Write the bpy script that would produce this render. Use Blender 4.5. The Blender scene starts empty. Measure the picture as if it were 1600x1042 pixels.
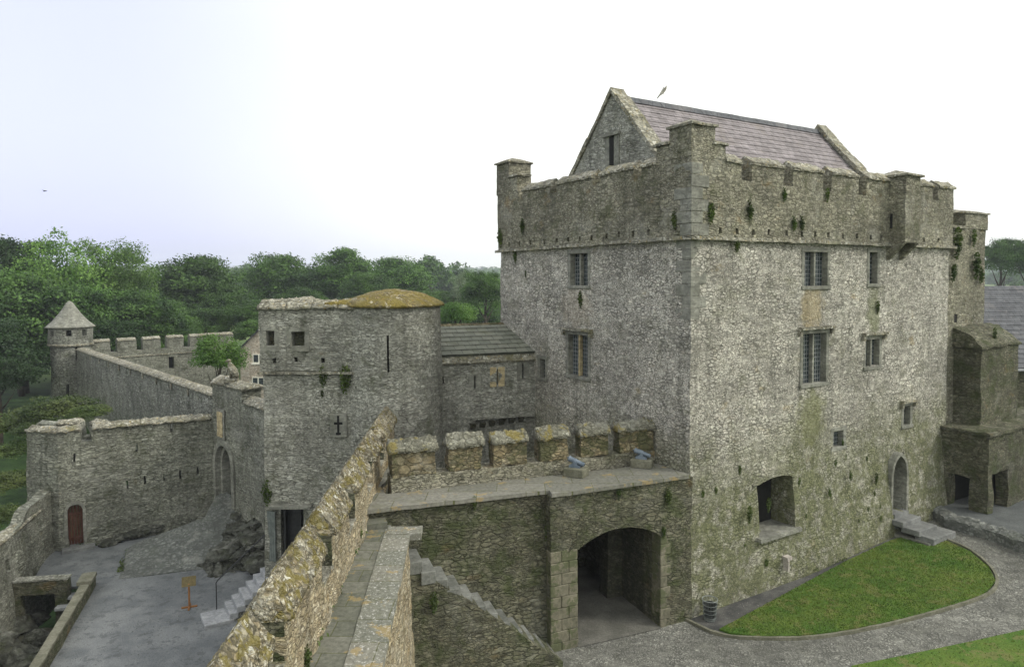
import bpy, bmesh, math, random
import numpy as np
from mathutils import Vector, Matrix, noise
random.seed(7); RNG = np.random.default_rng(7)
S = bpy.context.scene; COL = S.collection
R = math.radians

# ------------------------------------------------------------ camera
F, CX, CY, H = 1090.0, 800.0, 485.0, 11.5          # measured on the 1600 px photograph
TH, RO = R(2.6), R(0.3)
cam = bpy.data.objects.new('camera', bpy.data.cameras.new('camera')); COL.objects.link(cam)
cam.data.sensor_width = 36; cam.data.lens = 36*F/1600; cam.data.shift_y = -36/1600
cam.data.clip_start = 0.1; cam.data.clip_end = 8000
cam.matrix_world = Matrix.Translation((0, 0, H)) @ Matrix.Rotation(R(90)-TH, 4, 'X') @ Matrix.Rotation(-RO, 4, 'Z')
S.camera = cam
# ------------------------------------------------------------ light
SUN_AZ, SUN_EL = R(101), R(40)                      # azimuth clockwise from +Y
sd = Vector((math.sin(SUN_AZ)*math.cos(SUN_EL), math.cos(SUN_AZ)*math.cos(SUN_EL), math.sin(SUN_EL)))
sun = bpy.data.objects.new('sun', bpy.data.lights.new('sun', 'SUN')); COL.objects.link(sun)
sun.data.energy = 1.0; sun.data.angle = R(12); sun.data.color = (1, .95, .84)
sun.rotation_euler = (-sd).to_track_quat('-Z', 'Y').to_euler()
w = bpy.data.worlds.new('World'); S.world = w; w.use_nodes = True
nt = w.node_tree; nt.nodes.clear()
def wn(t, **k):
    n = nt.nodes.new(t)
    for a, b in k.items(): setattr(n, a, b)
    return n
sky = wn('ShaderNodeTexSky', sky_type='NISHITA', sun_disc=False, sun_elevation=SUN_EL, sun_rotation=SUN_AZ, dust_density=4.0, air_density=1.2)
hs = wn('ShaderNodeHueSaturation'); hs.inputs['Saturation'].default_value = .3
bg1 = wn('ShaderNodeBackground'); bg1.inputs['Strength'].default_value = .05
tc = wn('ShaderNodeTexCoord'); dt = wn('ShaderNodeVectorMath', operation='DOT_PRODUCT'); dt.inputs[1].default_value = (math.sin(R(-62)), math.cos(R(-62)), .1)
mr = wn('ShaderNodeMapRange', interpolation_type='SMOOTHSTEP'); mr.inputs['From Min'].default_value = .95; mr.inputs['From Max'].default_value = .55
ns = wn('ShaderNodeTexNoise'); ns.inputs['Scale'].default_value = 1.7; ns.inputs['Detail'].default_value = 4
ad = wn('ShaderNodeMath', operation='MULTIPLY_ADD'); ad.inputs[1].default_value = .16
mx = wn('ShaderNodeMix', data_type='RGBA'); mx.inputs[6].default_value = (.50, .53, .79, 1); mx.inputs[7].default_value = (.99, 1.0, .94, 1)
bg2 = wn('ShaderNodeBackground'); bg2.inputs['Strength'].default_value = .8
as_ = wn('ShaderNodeAddShader'); wo = wn('ShaderNodeOutputWorld'); L = nt.links.new
L(sky.outputs[0], hs.inputs['Color']); L(hs.outputs[0], bg1.inputs[0])
L(tc.outputs['Generated'], dt.inputs[0]); L(tc.outputs['Generated'], ns.inputs['Vector']); L(ns.outputs[0], ad.inputs[0]); L(dt.outputs['Value'], ad.inputs[2])
L(ad.outputs[0], mr.inputs['Value']); L(mr.outputs[0], mx.inputs[0]); L(mx.outputs[2], bg2.inputs[0])
L(bg1.outputs[0], as_.inputs[0]); L(bg2.outputs[0], as_.inputs[1]); L(as_.outputs[0], wo.inputs[0])
S.view_settings.view_transform = 'Standard'; S.view_settings.look = 'None'; S.view_settings.gamma = 1
S.view_settings.exposure = 0.6
S.cycles.max_bounces = 5; S.cycles.volume_bounces = 0; S.cycles.transparent_max_bounces = 6

# ------------------------------------------------------------ measuring the photograph
def ray(px, py):
    a, b = (px-CX)/F, (CY-py)/F
    c, s = math.cos(RO), math.sin(RO); r, u = a*c+b*s, -a*s+b*c
    ct, st = math.cos(TH), math.sin(TH)
    return (r, ct+u*st, -st+u*ct)
def W(px, py, z=0.0):
    d = ray(px, py); t = (z-H)/d[2]; return (d[0]*t, d[1]*t)
def V(px, py, Y):
    d = ray(px, py); t = Y/d[1]; return (d[0]*t, Y, H+d[2]*t)

# ------------------------------------------------------------ object helpers
ORG = {}
def tag(o, label=None, cat=None, group=None, kind=None):
    if label: o['label'] = label
    if cat: o['category'] = cat
    if group: o['group'] = group
    if kind: o['kind'] = kind
    return o
def thing(name, loc, label, cat, group=None):
    o = bpy.data.objects.new(name, None); COL.objects.link(o); o.location = loc
    o.empty_display_size = .3; ORG[o.name] = Vector(loc)
    return tag(o, label, cat, group)
class Fr:
    """frame: origin, direction along s (horizontal); d is outward = right of s; z up"""
    def __init__(self, o, d, z=0.0):
        m = math.hypot(*d); self.o = o; self.u = (d[0]/m, d[1]/m); self.n = (self.u[1], -self.u[0]); self.z = z
    def p(self, s, d, z):
        return (self.o[0]+self.u[0]*s+self.n[0]*d, self.o[1]+self.u[1]*s+self.n[1]*d, self.z+z)
    def sz(self, px, py):
        d = ray(px, py); o, u = self.o, self.u
        det = u[0]*(-d[1])+d[0]*u[1]
        s = (-o[0]*(-d[1])-d[0]*o[1])/det
        X, Y = o[0]+u[0]*s, o[1]+u[1]*s
        t = (X*d[0]+Y*d[1])/(d[0]**2+d[1]**2)
        return s, H+d[2]*t-self.z
WF = Fr((0, 0), (1, 0))
class MB:
    def __init__(self): self.v = []; self.f = []; self.m = []
    def add(self, vs, fs, mi=0):
        b = len(self.v); self.v += [tuple(q) for q in vs]; self.f += [tuple(b+i for i in f) for f in fs]; self.m += [mi]*len(fs)
    def box(self, fr, s0, s1, d0, d1, z0, z1, mi=0, jit=0.0):
        q = [(s, d, z) for z in (z0, z1) for d in (d0, d1) for s in (s0, s1)]
        if jit: q = [tuple(c+random.uniform(-jit, jit) for c in a) for a in q]
        self.add([fr.p(*a) for a in q], [(0, 1, 3, 2), (4, 6, 7, 5), (0, 4, 5, 1), (2, 3, 7, 6), (0, 2, 6, 4), (1, 5, 7, 3)], mi); return self
    def prism(self, fr, poly, d0, d1, mi=0):
        n = len(poly)
        self.add([fr.p(s, d0, z) for s, z in poly]+[fr.p(s, d1, z) for s, z in poly],
                 [tuple(range(n-1, -1, -1)), tuple(range(n, 2*n))]+[(i, (i+1) % n, n+(i+1) % n, n+i) for i in range(n)], mi); return self
    def prismu(self, fr, poly, s0, s1, mi=0):            # profile in (d,z), extruded along s
        n = len(poly)
        self.add([fr.p(s0, d, z) for d, z in poly]+[fr.p(s1, d, z) for d, z in poly],
                 [tuple(range(n)), tuple(range(2*n-1, n-1, -1))]+[(i, n+i, n+(i+1) % n, (i+1) % n) for i in range(n)], mi); return self
    def poly(self, pts, z0, z1, mi=0):                   # horizontal polygon slab, counter-clockwise
        n = len(pts)
        zf = (lambda x, y, z: z) if not callable(z0) else None
        a = [(x, y, z0) for x, y in pts]; b = [(x, y, z1) for x, y in pts]
        self.add(a+b, [tuple(range(n-1, -1, -1)), tuple(range(n, 2*n))]+[(i, (i+1) % n, n+(i+1) % n, n+i) for i in range(n)], mi); return self
    def tube(self, pts, r, seg=6, mi=0, cap=True):
        rs = r if isinstance(r, (list, tuple)) else [r]*len(pts)
        P = [Vector(p) for p in pts]; vs = []; fs = []
        for i, p in enumerate(P):
            t = (P[min(i+1, len(P)-1)]-P[max(i-1, 0)]).normalized()
            a = t.orthogonal().normalized() if i == 0 else (a-t*a.dot(t)).normalized()
            b = t.cross(a)
            for k in range(seg):
                an = 2*math.pi*k/seg; vs.append(p+(a*math.cos(an)+b*math.sin(an))*rs[i])
        for i in range(len(P)-1):
            for k in range(seg):
                fs.append((i*seg+k, i*seg+(k+1) % seg, (i+1)*seg+(k+1) % seg, (i+1)*seg+k))
        if cap: fs += [tuple(range(seg-1, -1, -1)), tuple((len(P)-1)*seg+k for k in range(seg))]
        self.add(vs, fs, mi); return self
    def lathe(self, c, prof, seg=24, mi=0, squash=1.0):
        vs = []; fs = []; n = len(prof)
        for k in range(seg):
            a = 2*math.pi*k/seg
            for r, z in prof: vs.append((c[0]+r*math.cos(a), c[1]+r*math.sin(a)*squash, z))
        for k in range(seg):
            for i in range(n-1):
                a, b = k*n+i, ((k+1) % seg)*n+i; fs.append((a, b, b+1, a+1))
        fs += [tuple(k*n+n-1 for k in range(seg)), tuple(k*n for k in range(seg-1, -1, -1))]
        self.add(vs, fs, mi); return self
    def blob(self, c, r, sub=2, amp=.25, sc=1.5, mi=0):
        bm = bmesh.new(); bmesh.ops.create_icosphere(bm, subdivisions=sub, radius=1)
        o = Vector(c)*3.1
        vs = [(c[0]+v.co.x*r[0]*(1+amp*noise.noise(v.co*sc+o)), c[1]+v.co.y*r[1]*(1+amp*noise.noise(v.co*sc+o+Vector((9, 0, 0)))), c[2]+v.co.z*r[2]*(1+amp*noise.noise(v.co*sc+o+Vector((0, 9, 0))))) for v in bm.verts]
        fs = [tuple(v.index for v in f.verts) for f in bm.faces]; bm.free(); self.add(vs, fs, mi); return self
    def build(self, name, mats, parent=None, smooth=False, rough=None, bevel=0, recalc=True, merge=True):
        org = ORG.get(parent.name, Vector((0, 0, 0))) if parent else Vector((0, 0, 0))
        me = bpy.data.meshes.new(name)
        me.from_pydata([(x-org.x, y-org.y, z-org.z) for x, y, z in self.v], [], self.f)
        for m in (mats if isinstance(mats, (list, tuple)) else [mats]): me.materials.append(m)
        if any(self.m): me.polygons.foreach_set('material_index', self.m)
        bm = bmesh.new(); bm.from_mesh(me)
        if rough and merge: bmesh.ops.remove_doubles(bm, verts=bm.verts, dist=1e-4)
        if bevel: bmesh.ops.bevel(bm, geom=bm.edges[:], offset=bevel, segments=1, affect='EDGES', clamp_overlap=True)
        if rough:
            step, amp, sc = rough
            for _ in range(9):
                es = [e for e in bm.edges if e.calc_length() > step]
                if not es: break
                bmesh.ops.subdivide_edges(bm, edges=es, cuts=1, use_grid_fill=True)
            bmesh.ops.triangulate(bm, faces=[f for f in bm.faces if len(f.verts) > 4])
            bm.normal_update()
            for v in bm.verts:
                q = (v.co+org)*sc
                v.co += noise.noise_vector(q)*amp+noise.noise_vector(q*2.7)*amp*.5
        if recalc: bmesh.ops.recalc_face_normals(bm, faces=bm.faces)
        bm.to_mesh(me); bm.free()
        if smooth:
            me.polygons.foreach_set('use_smooth', [True]*len(me.polygons))
            if smooth != 'all': me.set_sharp_from_angle(angle=R(40))
        o = bpy.data.objects.new(name, me); COL.objects.link(o)
        if parent: o.parent = parent
        ORG[o.name] = org
        return o
def slab(mb, pts, z0, z1, th, holes=(), step=.6, off=None, closed=False, zstep=None, extra=(), jit=.015, zmap=None, mi=0, dz=None):
    """wall of thickness th along the polyline pts (its outer face on the right); holes = (s0,s1,z0,z1) cut right through"""
    P = [Vector((x, y)) for x, y in pts]
    if closed: P.append(P[0].copy())
    cum = [0]
    for a, b in zip(P, P[1:]): cum.append(cum[-1]+(b-a).length)
    def cuts(base, st):
        base = sorted(set(round(x, 4) for x in base)); out = [base[0]]
        for a, b in zip(base, base[1:]):
            if b-a < 1e-3: continue
            n = max(1, int(math.ceil((b-a)/st)))
            out += [a+(b-a)*k/n for k in range(1, n+1)]
        return out
    ss = cuts([x for x in cum]+[min(max(h[k], 0), cum[-1]) for h in holes for k in (0, 1)], step)
    zs = cuts([z0, z1]+[min(max(h[k], z0), z1) for h in holes for k in (2, 3)]+list(extra), zstep or step)
    nseg = len(P)-1
    dirs = [(P[i+1]-P[i]).normalized() for i in range(nseg)]
    nrm = [Vector((d.y, -d.x)) for d in dirs]
    def at(s):
        for i in range(nseg):
            if s <= cum[i+1]+1e-4 or i == nseg-1: break
        p = P[i]+dirs[i]*(s-cum[i]); n = nrm[i]
        j = None
        if abs(s-cum[i+1]) < 2e-4: j = (i+1) if i+1 < nseg else (0 if closed else None)
        if abs(s-cum[i]) < 2e-4: j = (i-1) if i > 0 else (nseg-1 if closed else None)
        if j is not None:
            q = (n+nrm[j]); n = q/(max(.3, (1+n.dot(nrm[j]))))
        return p, n
    PS = [at(s) for s in ss]
    ni, nj = len(ss)-1, len(zs)-1
    def full(i, j):
        if closed: i %= ni
        if i < 0 or j < 0 or i >= ni or j >= nj: return False
        a, b = (ss[i]+ss[i+1])/2, (zs[j]+zs[j+1])/2
        return not any(h[0] < a < h[1] and h[2] < b < h[3] for h in holes)
    idx = {}; vs = []; fs = []
    nd = 1 if not dz else max(1, int(math.ceil(th/dz)))
    def vi(i, j, k):
        if closed and i == ni: i = 0
        key = (i, j, k)
        if key not in idx:
            p, n = PS[i]; z = zs[j]
            o = off(ss[i], z) if off else 0.0
            q = p+n*(o if k == 0 else -th*k/nd+(o*(1-k/nd) if nd > 1 else 0))
            zz = zmap(ss[i], z) if zmap else z
            c = Vector((q.x, q.y, zz))
            if jit: c += noise.noise_vector(c*.9)*jit*2+noise.noise_vector(c*3.1)*jit
            idx[key] = len(vs); vs.append(c)
        return idx[key]
    for i in range(ni):
        for j in range(nj):
            if not full(i, j): continue
            fs.append((vi(i, j, 0), vi(i+1, j, 0), vi(i+1, j+1, 0), vi(i, j+1, 0)))
            fs.append((vi(i, j, nd), vi(i, j+1, nd), vi(i+1, j+1, nd), vi(i+1, j, nd)))
            for k in range(nd):
                if not full(i-1, j): fs.append((vi(i, j, k), vi(i, j+1, k), vi(i, j+1, k+1), vi(i, j, k+1)))
                if not full(i+1, j): fs.append((vi(i+1, j, k), vi(i+1, j, k+1), vi(i+1, j+1, k+1), vi(i+1, j+1, k)))
                if not full(i, j-1): fs.append((vi(i, j, k), vi(i, j, k+1), vi(i+1, j, k+1), vi(i+1, j, k)))
                if not full(i, j+1): fs.append((vi(i, j+1, k), vi(i+1, j+1, k), vi(i+1, j+1, k+1), vi(i, j+1, k+1)))
    mb.add(vs, fs, mi); return mb
def path(mb, fr, s0, s1, w_out, w_in, ze, zr, step=.25, amp=.03, z_under=None, mi=0, ends=True):
    """saddleback coping along a frame: eaves at d=w_out and d=-w_in, ridge in the middle"""
    prof = []
    mid = (w_out-w_in)/2
    nr = max(2, int((w_out+w_in)/2/step+.99))
    for k in range(nr+1): prof.append((w_out+(mid-w_out)*k/nr, ze+(zr-ze)*k/nr))
    for k in range(1, nr+1): prof.append((mid+(-w_in-mid)*k/nr, zr+(ze-zr)*k/nr))
    zu = ze-.09 if z_under is None else z_under
    prof += [(-w_in, zu), (w_out, zu)]
    n = max(1, int((s1-s0)/step+.5)); m = len(prof); vs = []; fs = []
    for i in range(n+1):
        s = s0+(s1-s0)*i/n
        for d, z in prof:
            c = Vector(fr.p(s, d, z))
            k = amp*(noise.noise(c*4.1)+.8*noise.noise(c*9.3)); c.z += k*1.3; c += noise.noise_vector(c*5)*amp*.6
            vs.append(c)
    for i in range(n):
        for k in range(m): fs.append((i*m+k, i*m+(k+1) % m, (i+1)*m+(k+1) % m, (i+1)*m+k))
    fs += [tuple(range(m)), tuple(n*m+k for k in range(m-1, -1, -1))]
    mb.add(vs, fs, mi); return mb

# ------------------------------------------------------------ materials
class NT:
    def __init__(self, name):
        self.mat = bpy.data.materials.new(name); self.mat.use_nodes = True; self.t = self.mat.node_tree
        self.b = self.t.nodes['Principled BSDF']; self.out = self.t.nodes['Material Output']
        self.b.inputs['Roughness'].default_value = .92
        if 'Specular IOR Level' in self.b.inputs: self.b.inputs['Specular IOR Level'].default_value = .25
        self.tc = self.t.nodes.new('ShaderNodeTexCoord')
    def n(self, typ, ins=None, **props):
        q = self.t.nodes.new('ShaderNode'+typ)
        for k, v in props.items(): setattr(q, k, v)
        for k, v in (ins or {}).items(): self.set(q.inputs[k], v)
        return q
    def set(self, sock, v):
        if isinstance(v, bpy.types.NodeSocket): self.t.links.new(v, sock)
        elif isinstance(v, (tuple, list)) and len(v) == 3 and sock.type == 'RGBA': sock.default_value = (*v, 1)
        else: sock.default_value = v
    def math(self, op, a, b=0.0, c=None):
        i = {0: a, 1: b}
        if c is not None: i[2] = c
        return self.n('Math', i, operation=op).outputs[0]
    def mix(self, f, a, b, mode='MIX'):
        return self.n('Mix', {0: f, 6: a, 7: b}, data_type='RGBA', blend_type=mode).outputs[2]
    def ramp(self, f, stops):
        q = self.n('ValToRGB', {0: f}); e = q.color_ramp.elements
        while len(e) < len(stops): e.new(.5)
        for k, (p, c) in enumerate(stops):
            e[k].position = p; e[k].color = (*(c if isinstance(c, (tuple, list)) else (c, c, c)), 1)
        return q.outputs[0]
    def step(self, v, a, b, lo=0.0, hi=1.0):
        return self.n('MapRange', {'Value': v, 'From Min': a, 'From Max': b, 'To Min': lo, 'To Max': hi}, interpolation_type='SMOOTHSTEP').outputs[0]
    def noise(self, vec, sc, det=3, rough=.55, dist=0):
        return self.n('TexNoise', {'Vector': vec, 'Scale': sc, 'Detail': det, 'Roughness': rough, 'Distortion': dist})
    def scale(self, vec, s): return self.n('VectorMath', {0: vec, 1: s}, operation='MULTIPLY').outputs[0]
    def bump(self, h, dist=.03, st=1.0):
        q = self.n('Bump', {'Height': h, 'Distance': dist, 'Strength': st}); self.t.links.new(q.outputs[0], self.b.inputs['Normal']); return q
    def col(self, c): self.set(self.b.inputs['Base Color'], c)
M = {}
def stone(name, pal, mortar, sc=(2.9, 5.6), stain=(.09, .10, .05), stain_amt=.55, stain_at=(.5, .72), streak=.35, pale=(.5, .49, .47), pale_amt=.25,
          lich=None, lich_at=(.6, .66), lich_sc=5, base=None, disp=.035, real=False, joint=(.0, .11), var=.45, ochre=None, pgain=1.0, fade=.5, stain_sc=1.3, pc=.7, course=.22, blots=(), tint=1.0):
    t = NT(name); ob = t.tc.outputs['Object']
    geo = t.n('NewGeometry').outputs['Position']
    wv = t.noise(geo, 2.3, 5, .65)
    w1 = t.n('VectorMath', {0: wv.outputs['Color'], 1: (.5, .5, .5)}, operation='SUBTRACT').outputs[0]
    p = t.n('VectorMath', {0: w1, 1: (.42, .42, .16), 2: geo}, operation='MULTIPLY_ADD').outputs[0]
    p = t.scale(p, (sc[0], sc[0], sc[1]))
    def cells(k):
        v = t.n('TexVoronoi', {'Vector': p, 'Scale': k, 'Randomness': 1.0}, feature='F1'); e = t.n('TexVoronoi', {'Vector': p, 'Scale': k, 'Randomness': 1.0}, feature='DISTANCE_TO_EDGE')
        return t.n('SeparateColor', {0: v.outputs['Color']}), e.outputs['Distance']
    sA, eA = cells(1.0); sB, eB = cells(1.9)
    mk = t.step(t.noise(geo, 1.1, 3).outputs[0], .44, .56)
    cA = t.n('Mix', {0: mk, 2: sA.outputs[0], 3: sB.outputs[0]}, data_type='FLOAT').outputs[0]
    cB = t.n('Mix', {0: mk, 2: sA.outputs[1], 3: sB.outputs[1]}, data_type='FLOAT').outputs[0]
    eM = t.n('Mix', {0: mk, 2: eA, 3: eB}, data_type='FLOAT').outputs[0]
    rag = t.noise(geo, 7, 4, .7).outputs[0]
    m = t.step(t.math('ADD', eM, t.math('MULTIPLY', t.math('SUBTRACT', rag, .5), .22)), joint[0]-.04, joint[1]+.06)
    m = t.math('MAXIMUM', m, t.math('MULTIPLY', t.step(t.noise(geo, 1.9, 5, .7).outputs[0], .46, .6), fade))
    avg = [sum(q[i] for q in pal)/len(pal)*pgain for i in range(3)]; pal = [tuple(min(1, avg[i]+(c_*pgain-avg[i])*pc) for i, c_ in enumerate(q)) for q in pal]
    mortar = tuple(mortar[i]*.35+avg[i]*.65*.42 for i in range(3))
    sc_ = t.ramp(cA, [(i/(len(pal)-1), c) for i, c in enumerate(pal)])
    fine = t.noise(geo, 8, 7, .75).outputs[0]; crs = t.noise(t.scale(geo, (1, 1, 2.2)), 3.4, 5, .7).outputs[0]
    sc_ = t.mix(1.0, sc_, t.ramp(fine, [(.28, 1-var*1.25), (.72, 1+var*.9)]), 'MULTIPLY')
    sc_ = t.mix(1.0, sc_, t.ramp(crs, [(.3, .62), (.7, 1.36)]), 'MULTIPLY')
    cs_ = t.noise(t.scale(geo, (.8, .8, 7.0)), 1.0, 4, .65).outputs[0]; pt_ = t.noise(geo, .55, 4, .6).outputs[0]
    sc_ = t.mix(1.0, sc_, t.ramp(cs_, [(.32, 1-course), (.68, 1+course)]), 'MULTIPLY'); sc_ = t.mix(1.0, sc_, t.ramp(pt_, [(.32, .66), (.66, 1.24)]), 'MULTIPLY')
    col = t.mix(m, mortar, sc_)
    col = t.mix(t.math('MULTIPLY', t.step(t.noise(geo, 5.5, 6, .75).outputs[0], .40, .33), .65), col, tuple(c_*.2 for c_ in avg))
    big = t.noise(geo, .33, 6, .62); bigv = big.outputs[0]
    med = t.noise(geo, stain_sc, 6, .65, .4).outputs[0]
    if pale_amt: col = t.mix(t.math('MULTIPLY', t.step(t.noise(geo, .8, 5, .7, .3).outputs[0], .52, .68), pale_amt), col, pale)
    if ochre: col = t.mix(t.math('MULTIPLY', t.step(t.noise(t.scale(geo, (1, 1, 1.6)), .9, 4, .6).outputs[0], ochre[1], ochre[1]+.12), ochre[2]), col, ochre[0])
    col = t.mix(t.math('MULTIPLY', t.step(med, stain_at[0], stain_at[1]), stain_amt), col, stain)
    st = t.noise(t.scale(geo, (2.2, 2.2, .18)), 1, 4, .6).outputs[0]
    col = t.mix(t.math('MULTIPLY', t.step(st, .5, .75), streak), col, (.035, .038, .03))
    if base:                                             # damp green growth low on the wall
        z = t.n('SeparateXYZ', {0: geo}).outputs[2]
        zz = t.math('ADD', z, t.math('MULTIPLY', t.math('SUBTRACT', bigv, .5), 7.0))
        col = t.mix(t.math('MULTIPLY', t.math('MULTIPLY', t.step(zz, base[1], base[0]), base[3]), t.step(t.noise(geo, 2.1, 5, .7).outputs[0], .36, .56, .4, 1.0)), col, t.mix(1.0, base[2], t.ramp(fine, [(.3, .5), (.75, 1.6)]), 'MULTIPLY'))
        col = t.mix(t.math('MULTIPLY', t.math('SUBTRACT', 1.0, m), .5), col, (.03, .032, .022))
    for (bx_, by_, bz_, rh_, rv_, bc_, ba_) in blots:        # stains with a place of their own
        dv_ = t.scale(t.n('VectorMath', {0: geo, 1: (bx_, by_, bz_)}, operation='SUBTRACT').outputs[0], (1/rh_, 1/rh_, 1/rv_)); dl_ = t.n('VectorMath', {0: dv_}, operation='LENGTH').outputs['Value']
        dl_ = t.math('ADD', dl_, t.math('MULTIPLY', t.math('SUBTRACT', t.noise(geo, 2.4, 5, .7).outputs[0], .5), 1.6))
        col = t.mix(t.math('MULTIPLY', t.step(dl_, 1.15, .6), ba_), col, t.mix(1.0, bc_, t.ramp(fine, [(.3, .6), (.7, 1.4)]), 'MULTIPLY'))
    if lich:
        for k, (lc, amt) in enumerate(lich):
            ln = t.noise(t.n('VectorMath', {0: geo, 1: (k*7.3, k*3.1, k)}, operation='ADD').outputs[0], lich_sc*(1+.4*k), 6, .7).outputs[0]
            col = t.mix(t.math('MULTIPLY', t.step(ln, lich_at[0], lich_at[1]), amt), col, lc)
    col = t.mix(1.0, col, (1.01*tint, 1.03*tint, .95*tint), 'MULTIPLY')
    t.col(col)
    rnd = t.math('MULTIPLY', cB, .7)
    h = t.math('ADD', t.math('MULTIPLY', t.math('POWER', m, .6), t.math('ADD', .5, rnd)), t.math('MULTIPLY', fine, .9))
    if real:
        d = t.n('Displacement', {'Height': h, 'Scale': disp, 'Midlevel': .6})
        t.t.links.new(d.outputs[0], t.out.inputs['Displacement']); t.mat.displacement_method = 'BOTH'
    else: t.bump(h, disp, 1.0)
    M[name] = t.mat; return t.mat
G = lambda v, w=0.0, b=0.0: (v+w, v, v+b)
PK = [(.19, .18, .165), (.35, .325, .31), (.26, .25, .23), (.43, .41, .385), (.31, .275, .25), (.39, .37, .36), (.22, .215, .20)]
stone('keep stone', PK, (.15, .14, .125), fade=.62, sc=(5.0, 9.8), blots=[(11.3, 26.7, 10.3, .8, 1.0, (.28, .22, .12), .6), (14.9, 28.7, 10.0, .5, 1.1, (.12, .13, .07), .7), (11.4, 26.7, 6.2, .9, 1.3, (.14, .145, .07), .7), (2.7, 28.5, 10.3, 1.1, .9, (.33, .28, .23), .4)], pc=.52, tint=1.2, pgain=1.3, stain=(.15, .15, .10), stain_amt=.5, pale_amt=.15, base=(3.0, 7.5, (.105, .112, .05), .85), ochre=((.33, .25, .13), .64, .5), disp=.04)
stone('parapet stone', [(.13, .125, .10), (.25, .235, .19), (.19, .18, .14), (.31, .29, .25), (.20, .18, .14)], (.08, .075, .055), sc=(3.9, 8.0), pgain=1.25, stain=(.085, .09, .045), stain_amt=.7, ochre=((.27, .18, .08), .6, .5), disp=.05)
stone('dark stone', [(.07, .07, .05), (.16, .15, .11), (.11, .11, .075), (.21, .20, .16), (.14, .125, .085)], (.04, .042, .03), sc=(3.2, 8.5), stain=(.05, .065, .022), stain_amt=.75, stain_at=(.45, .66), ochre=((.20, .13, .05), .62, .4), disp=.06, pale_amt=.15)  # dark rubble with green moss stains
stone('tower stone', [(.13, .13, .12), (.24, .235, .215), (.18, .178, .165), (.30, .295, .285), (.20, .19, .17)], (.085, .083, .07), sc=(3.6, 12), pc=.6, tint=1.12, pgain=1.6, stain=(.085, .09, .055), stain_amt=.65, ochre=((.22, .16, .08), .64, .45), disp=.05, pale_amt=.2)
stone('barbican stone', [(.10, .105, .09), (.21, .21, .185), (.15, .15, .13), (.26, .26, .24), (.17, .165, .135)], (.06, .062, .05), sc=(2.9, 11), tint=1.05, pgain=1.4, stain=(.07, .075, .045), stain_amt=.7, ochre=((.22, .17, .09), .66, .4), disp=.06)
stone('rampart stone', [(.24, .19, .12), (.46, .39, .28), (.34, .27, .18), (.58, .53, .44), (.38, .33, .26), (.30, .22, .13)], (.13, .105, .065), sc=(4.2, 10), stain=(.13, .12, .05), stain_amt=.35, ochre=((.38, .26, .11), .6, .4), disp=.05, real=True, pc=.6, lich=[((.58, .55, .48), .35)], lich_at=(.6, .7))
stone('quoin stone', [(.20, .155, .095), (.28, .225, .14), (.17, .155, .11), (.33, .28, .19)], (.06, .055, .035), sc=(2.6, 5.0), stain=(.07, .075, .035), stain_amt=.8, stain_at=(.48, .6), disp=.06)
stone('lichen coping', [(.15, .125, .085), (.48, .43, .34), (.24, .19, .12), (.60, .56, .49), (.32, .26, .17), (.11, .095, .06)], (.05, .05, .03), sc=(8.0, 8.0), stain_sc=2.6, pc=1.0, stain=(.19, .155, .035), stain_amt=.7, stain_at=(.51, .57), streak=.1, disp=.06, real=True, lich=[((.72, .70, .66), .8)], lich_at=(.6, .64), joint=(.02, .16))
stone('coping stone', [(.20, .19, .16), (.32, .30, .26), (.26, .24, .20), (.42, .40, .36)], (.09, .085, .06), sc=(2.6, 4.5), stain=(.13, .12, .04), stain_amt=.6, lich=[((.62, .60, .56), .75), ((.36, .25, .07), .5)], lich_at=(.58, .63), disp=.04)
stone('mossy roof stone', [(.20, .155, .07), (.28, .22, .09), (.25, .21, .15), (.20, .175, .06)], (.12, .10, .05), sc=(4, 4), stain=(.21, .165, .035), stain_amt=.72, stain_at=(.42, .58), streak=0, lich=[((.52, .47, .40), .8), ((.36, .21, .05), .6)], lich_at=(.6, .65), lich_sc=3, disp=.06)
stone('dressed stone', [(.17, .17, .155), (.25, .245, .23), (.20, .195, .175)], (.2, .2, .18), sc=(1.4, 1.6), stain=(.15, .16, .12), stain_amt=.4, streak=.2, pale_amt=.1, disp=.012, joint=(0, .03), var=.25)
stone('yellow dressed stone', [(.40, .32, .20), (.46, .38, .25)], (.3, .25, .16), sc=(1.4, 1.6), stain=(.22, .18, .1), stain_amt=.4, streak=.2, disp=.01, joint=(0, .03), var=.25)
stone('house stone', [(.42, .35, .30), (.55, .49, .44), (.36, .28, .23), (.62, .57, .52), (.48, .38, .32)], (.40, .36, .31), sc=(2.2, 4.5), stain_amt=.1, streak=.05, disp=.02)
stone('pale wall stone', [(.16, .16, .14), (.29, .29, .27), (.21, .21, .19), (.35, .345, .33)], (.13, .13, .115), sc=(1.9, 4.6), stain=(.10, .11, .07), stain_amt=.6, streak=.45, base=(-3, 2.6, (.08, .105, .045), .6), pale=(.45, .45, .43), pale_amt=.4, disp=.05)
stone('bedrock', [(.09, .095, .085), (.17, .17, .155), (.12, .12, .105)], (.05, .05, .04), sc=(1.1, 2.4), stain=(.07, .08, .04), stain_amt=.6, disp=.12, joint=(0, .2))
stone('cobble', [(.16, .16, .155), (.28, .275, .26), (.21, .205, .20), (.33, .32, .31)], (.085, .085, .08), sc=(9.5, 9.5), stain=(.12, .12, .10), stain_amt=.3, streak=0, pale_amt=.1, disp=.03, joint=(0, .2), var=.3)
stone('ramp cobble', [(.15, .16, .16), (.23, .235, .24), (.18, .185, .18)], (.10, .105, .10), sc=(3.2, 3.2), stain=(.12, .13, .11), stain_amt=.4, streak=0, pale_amt=.25, disp=.03, joint=(0, .25))
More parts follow.
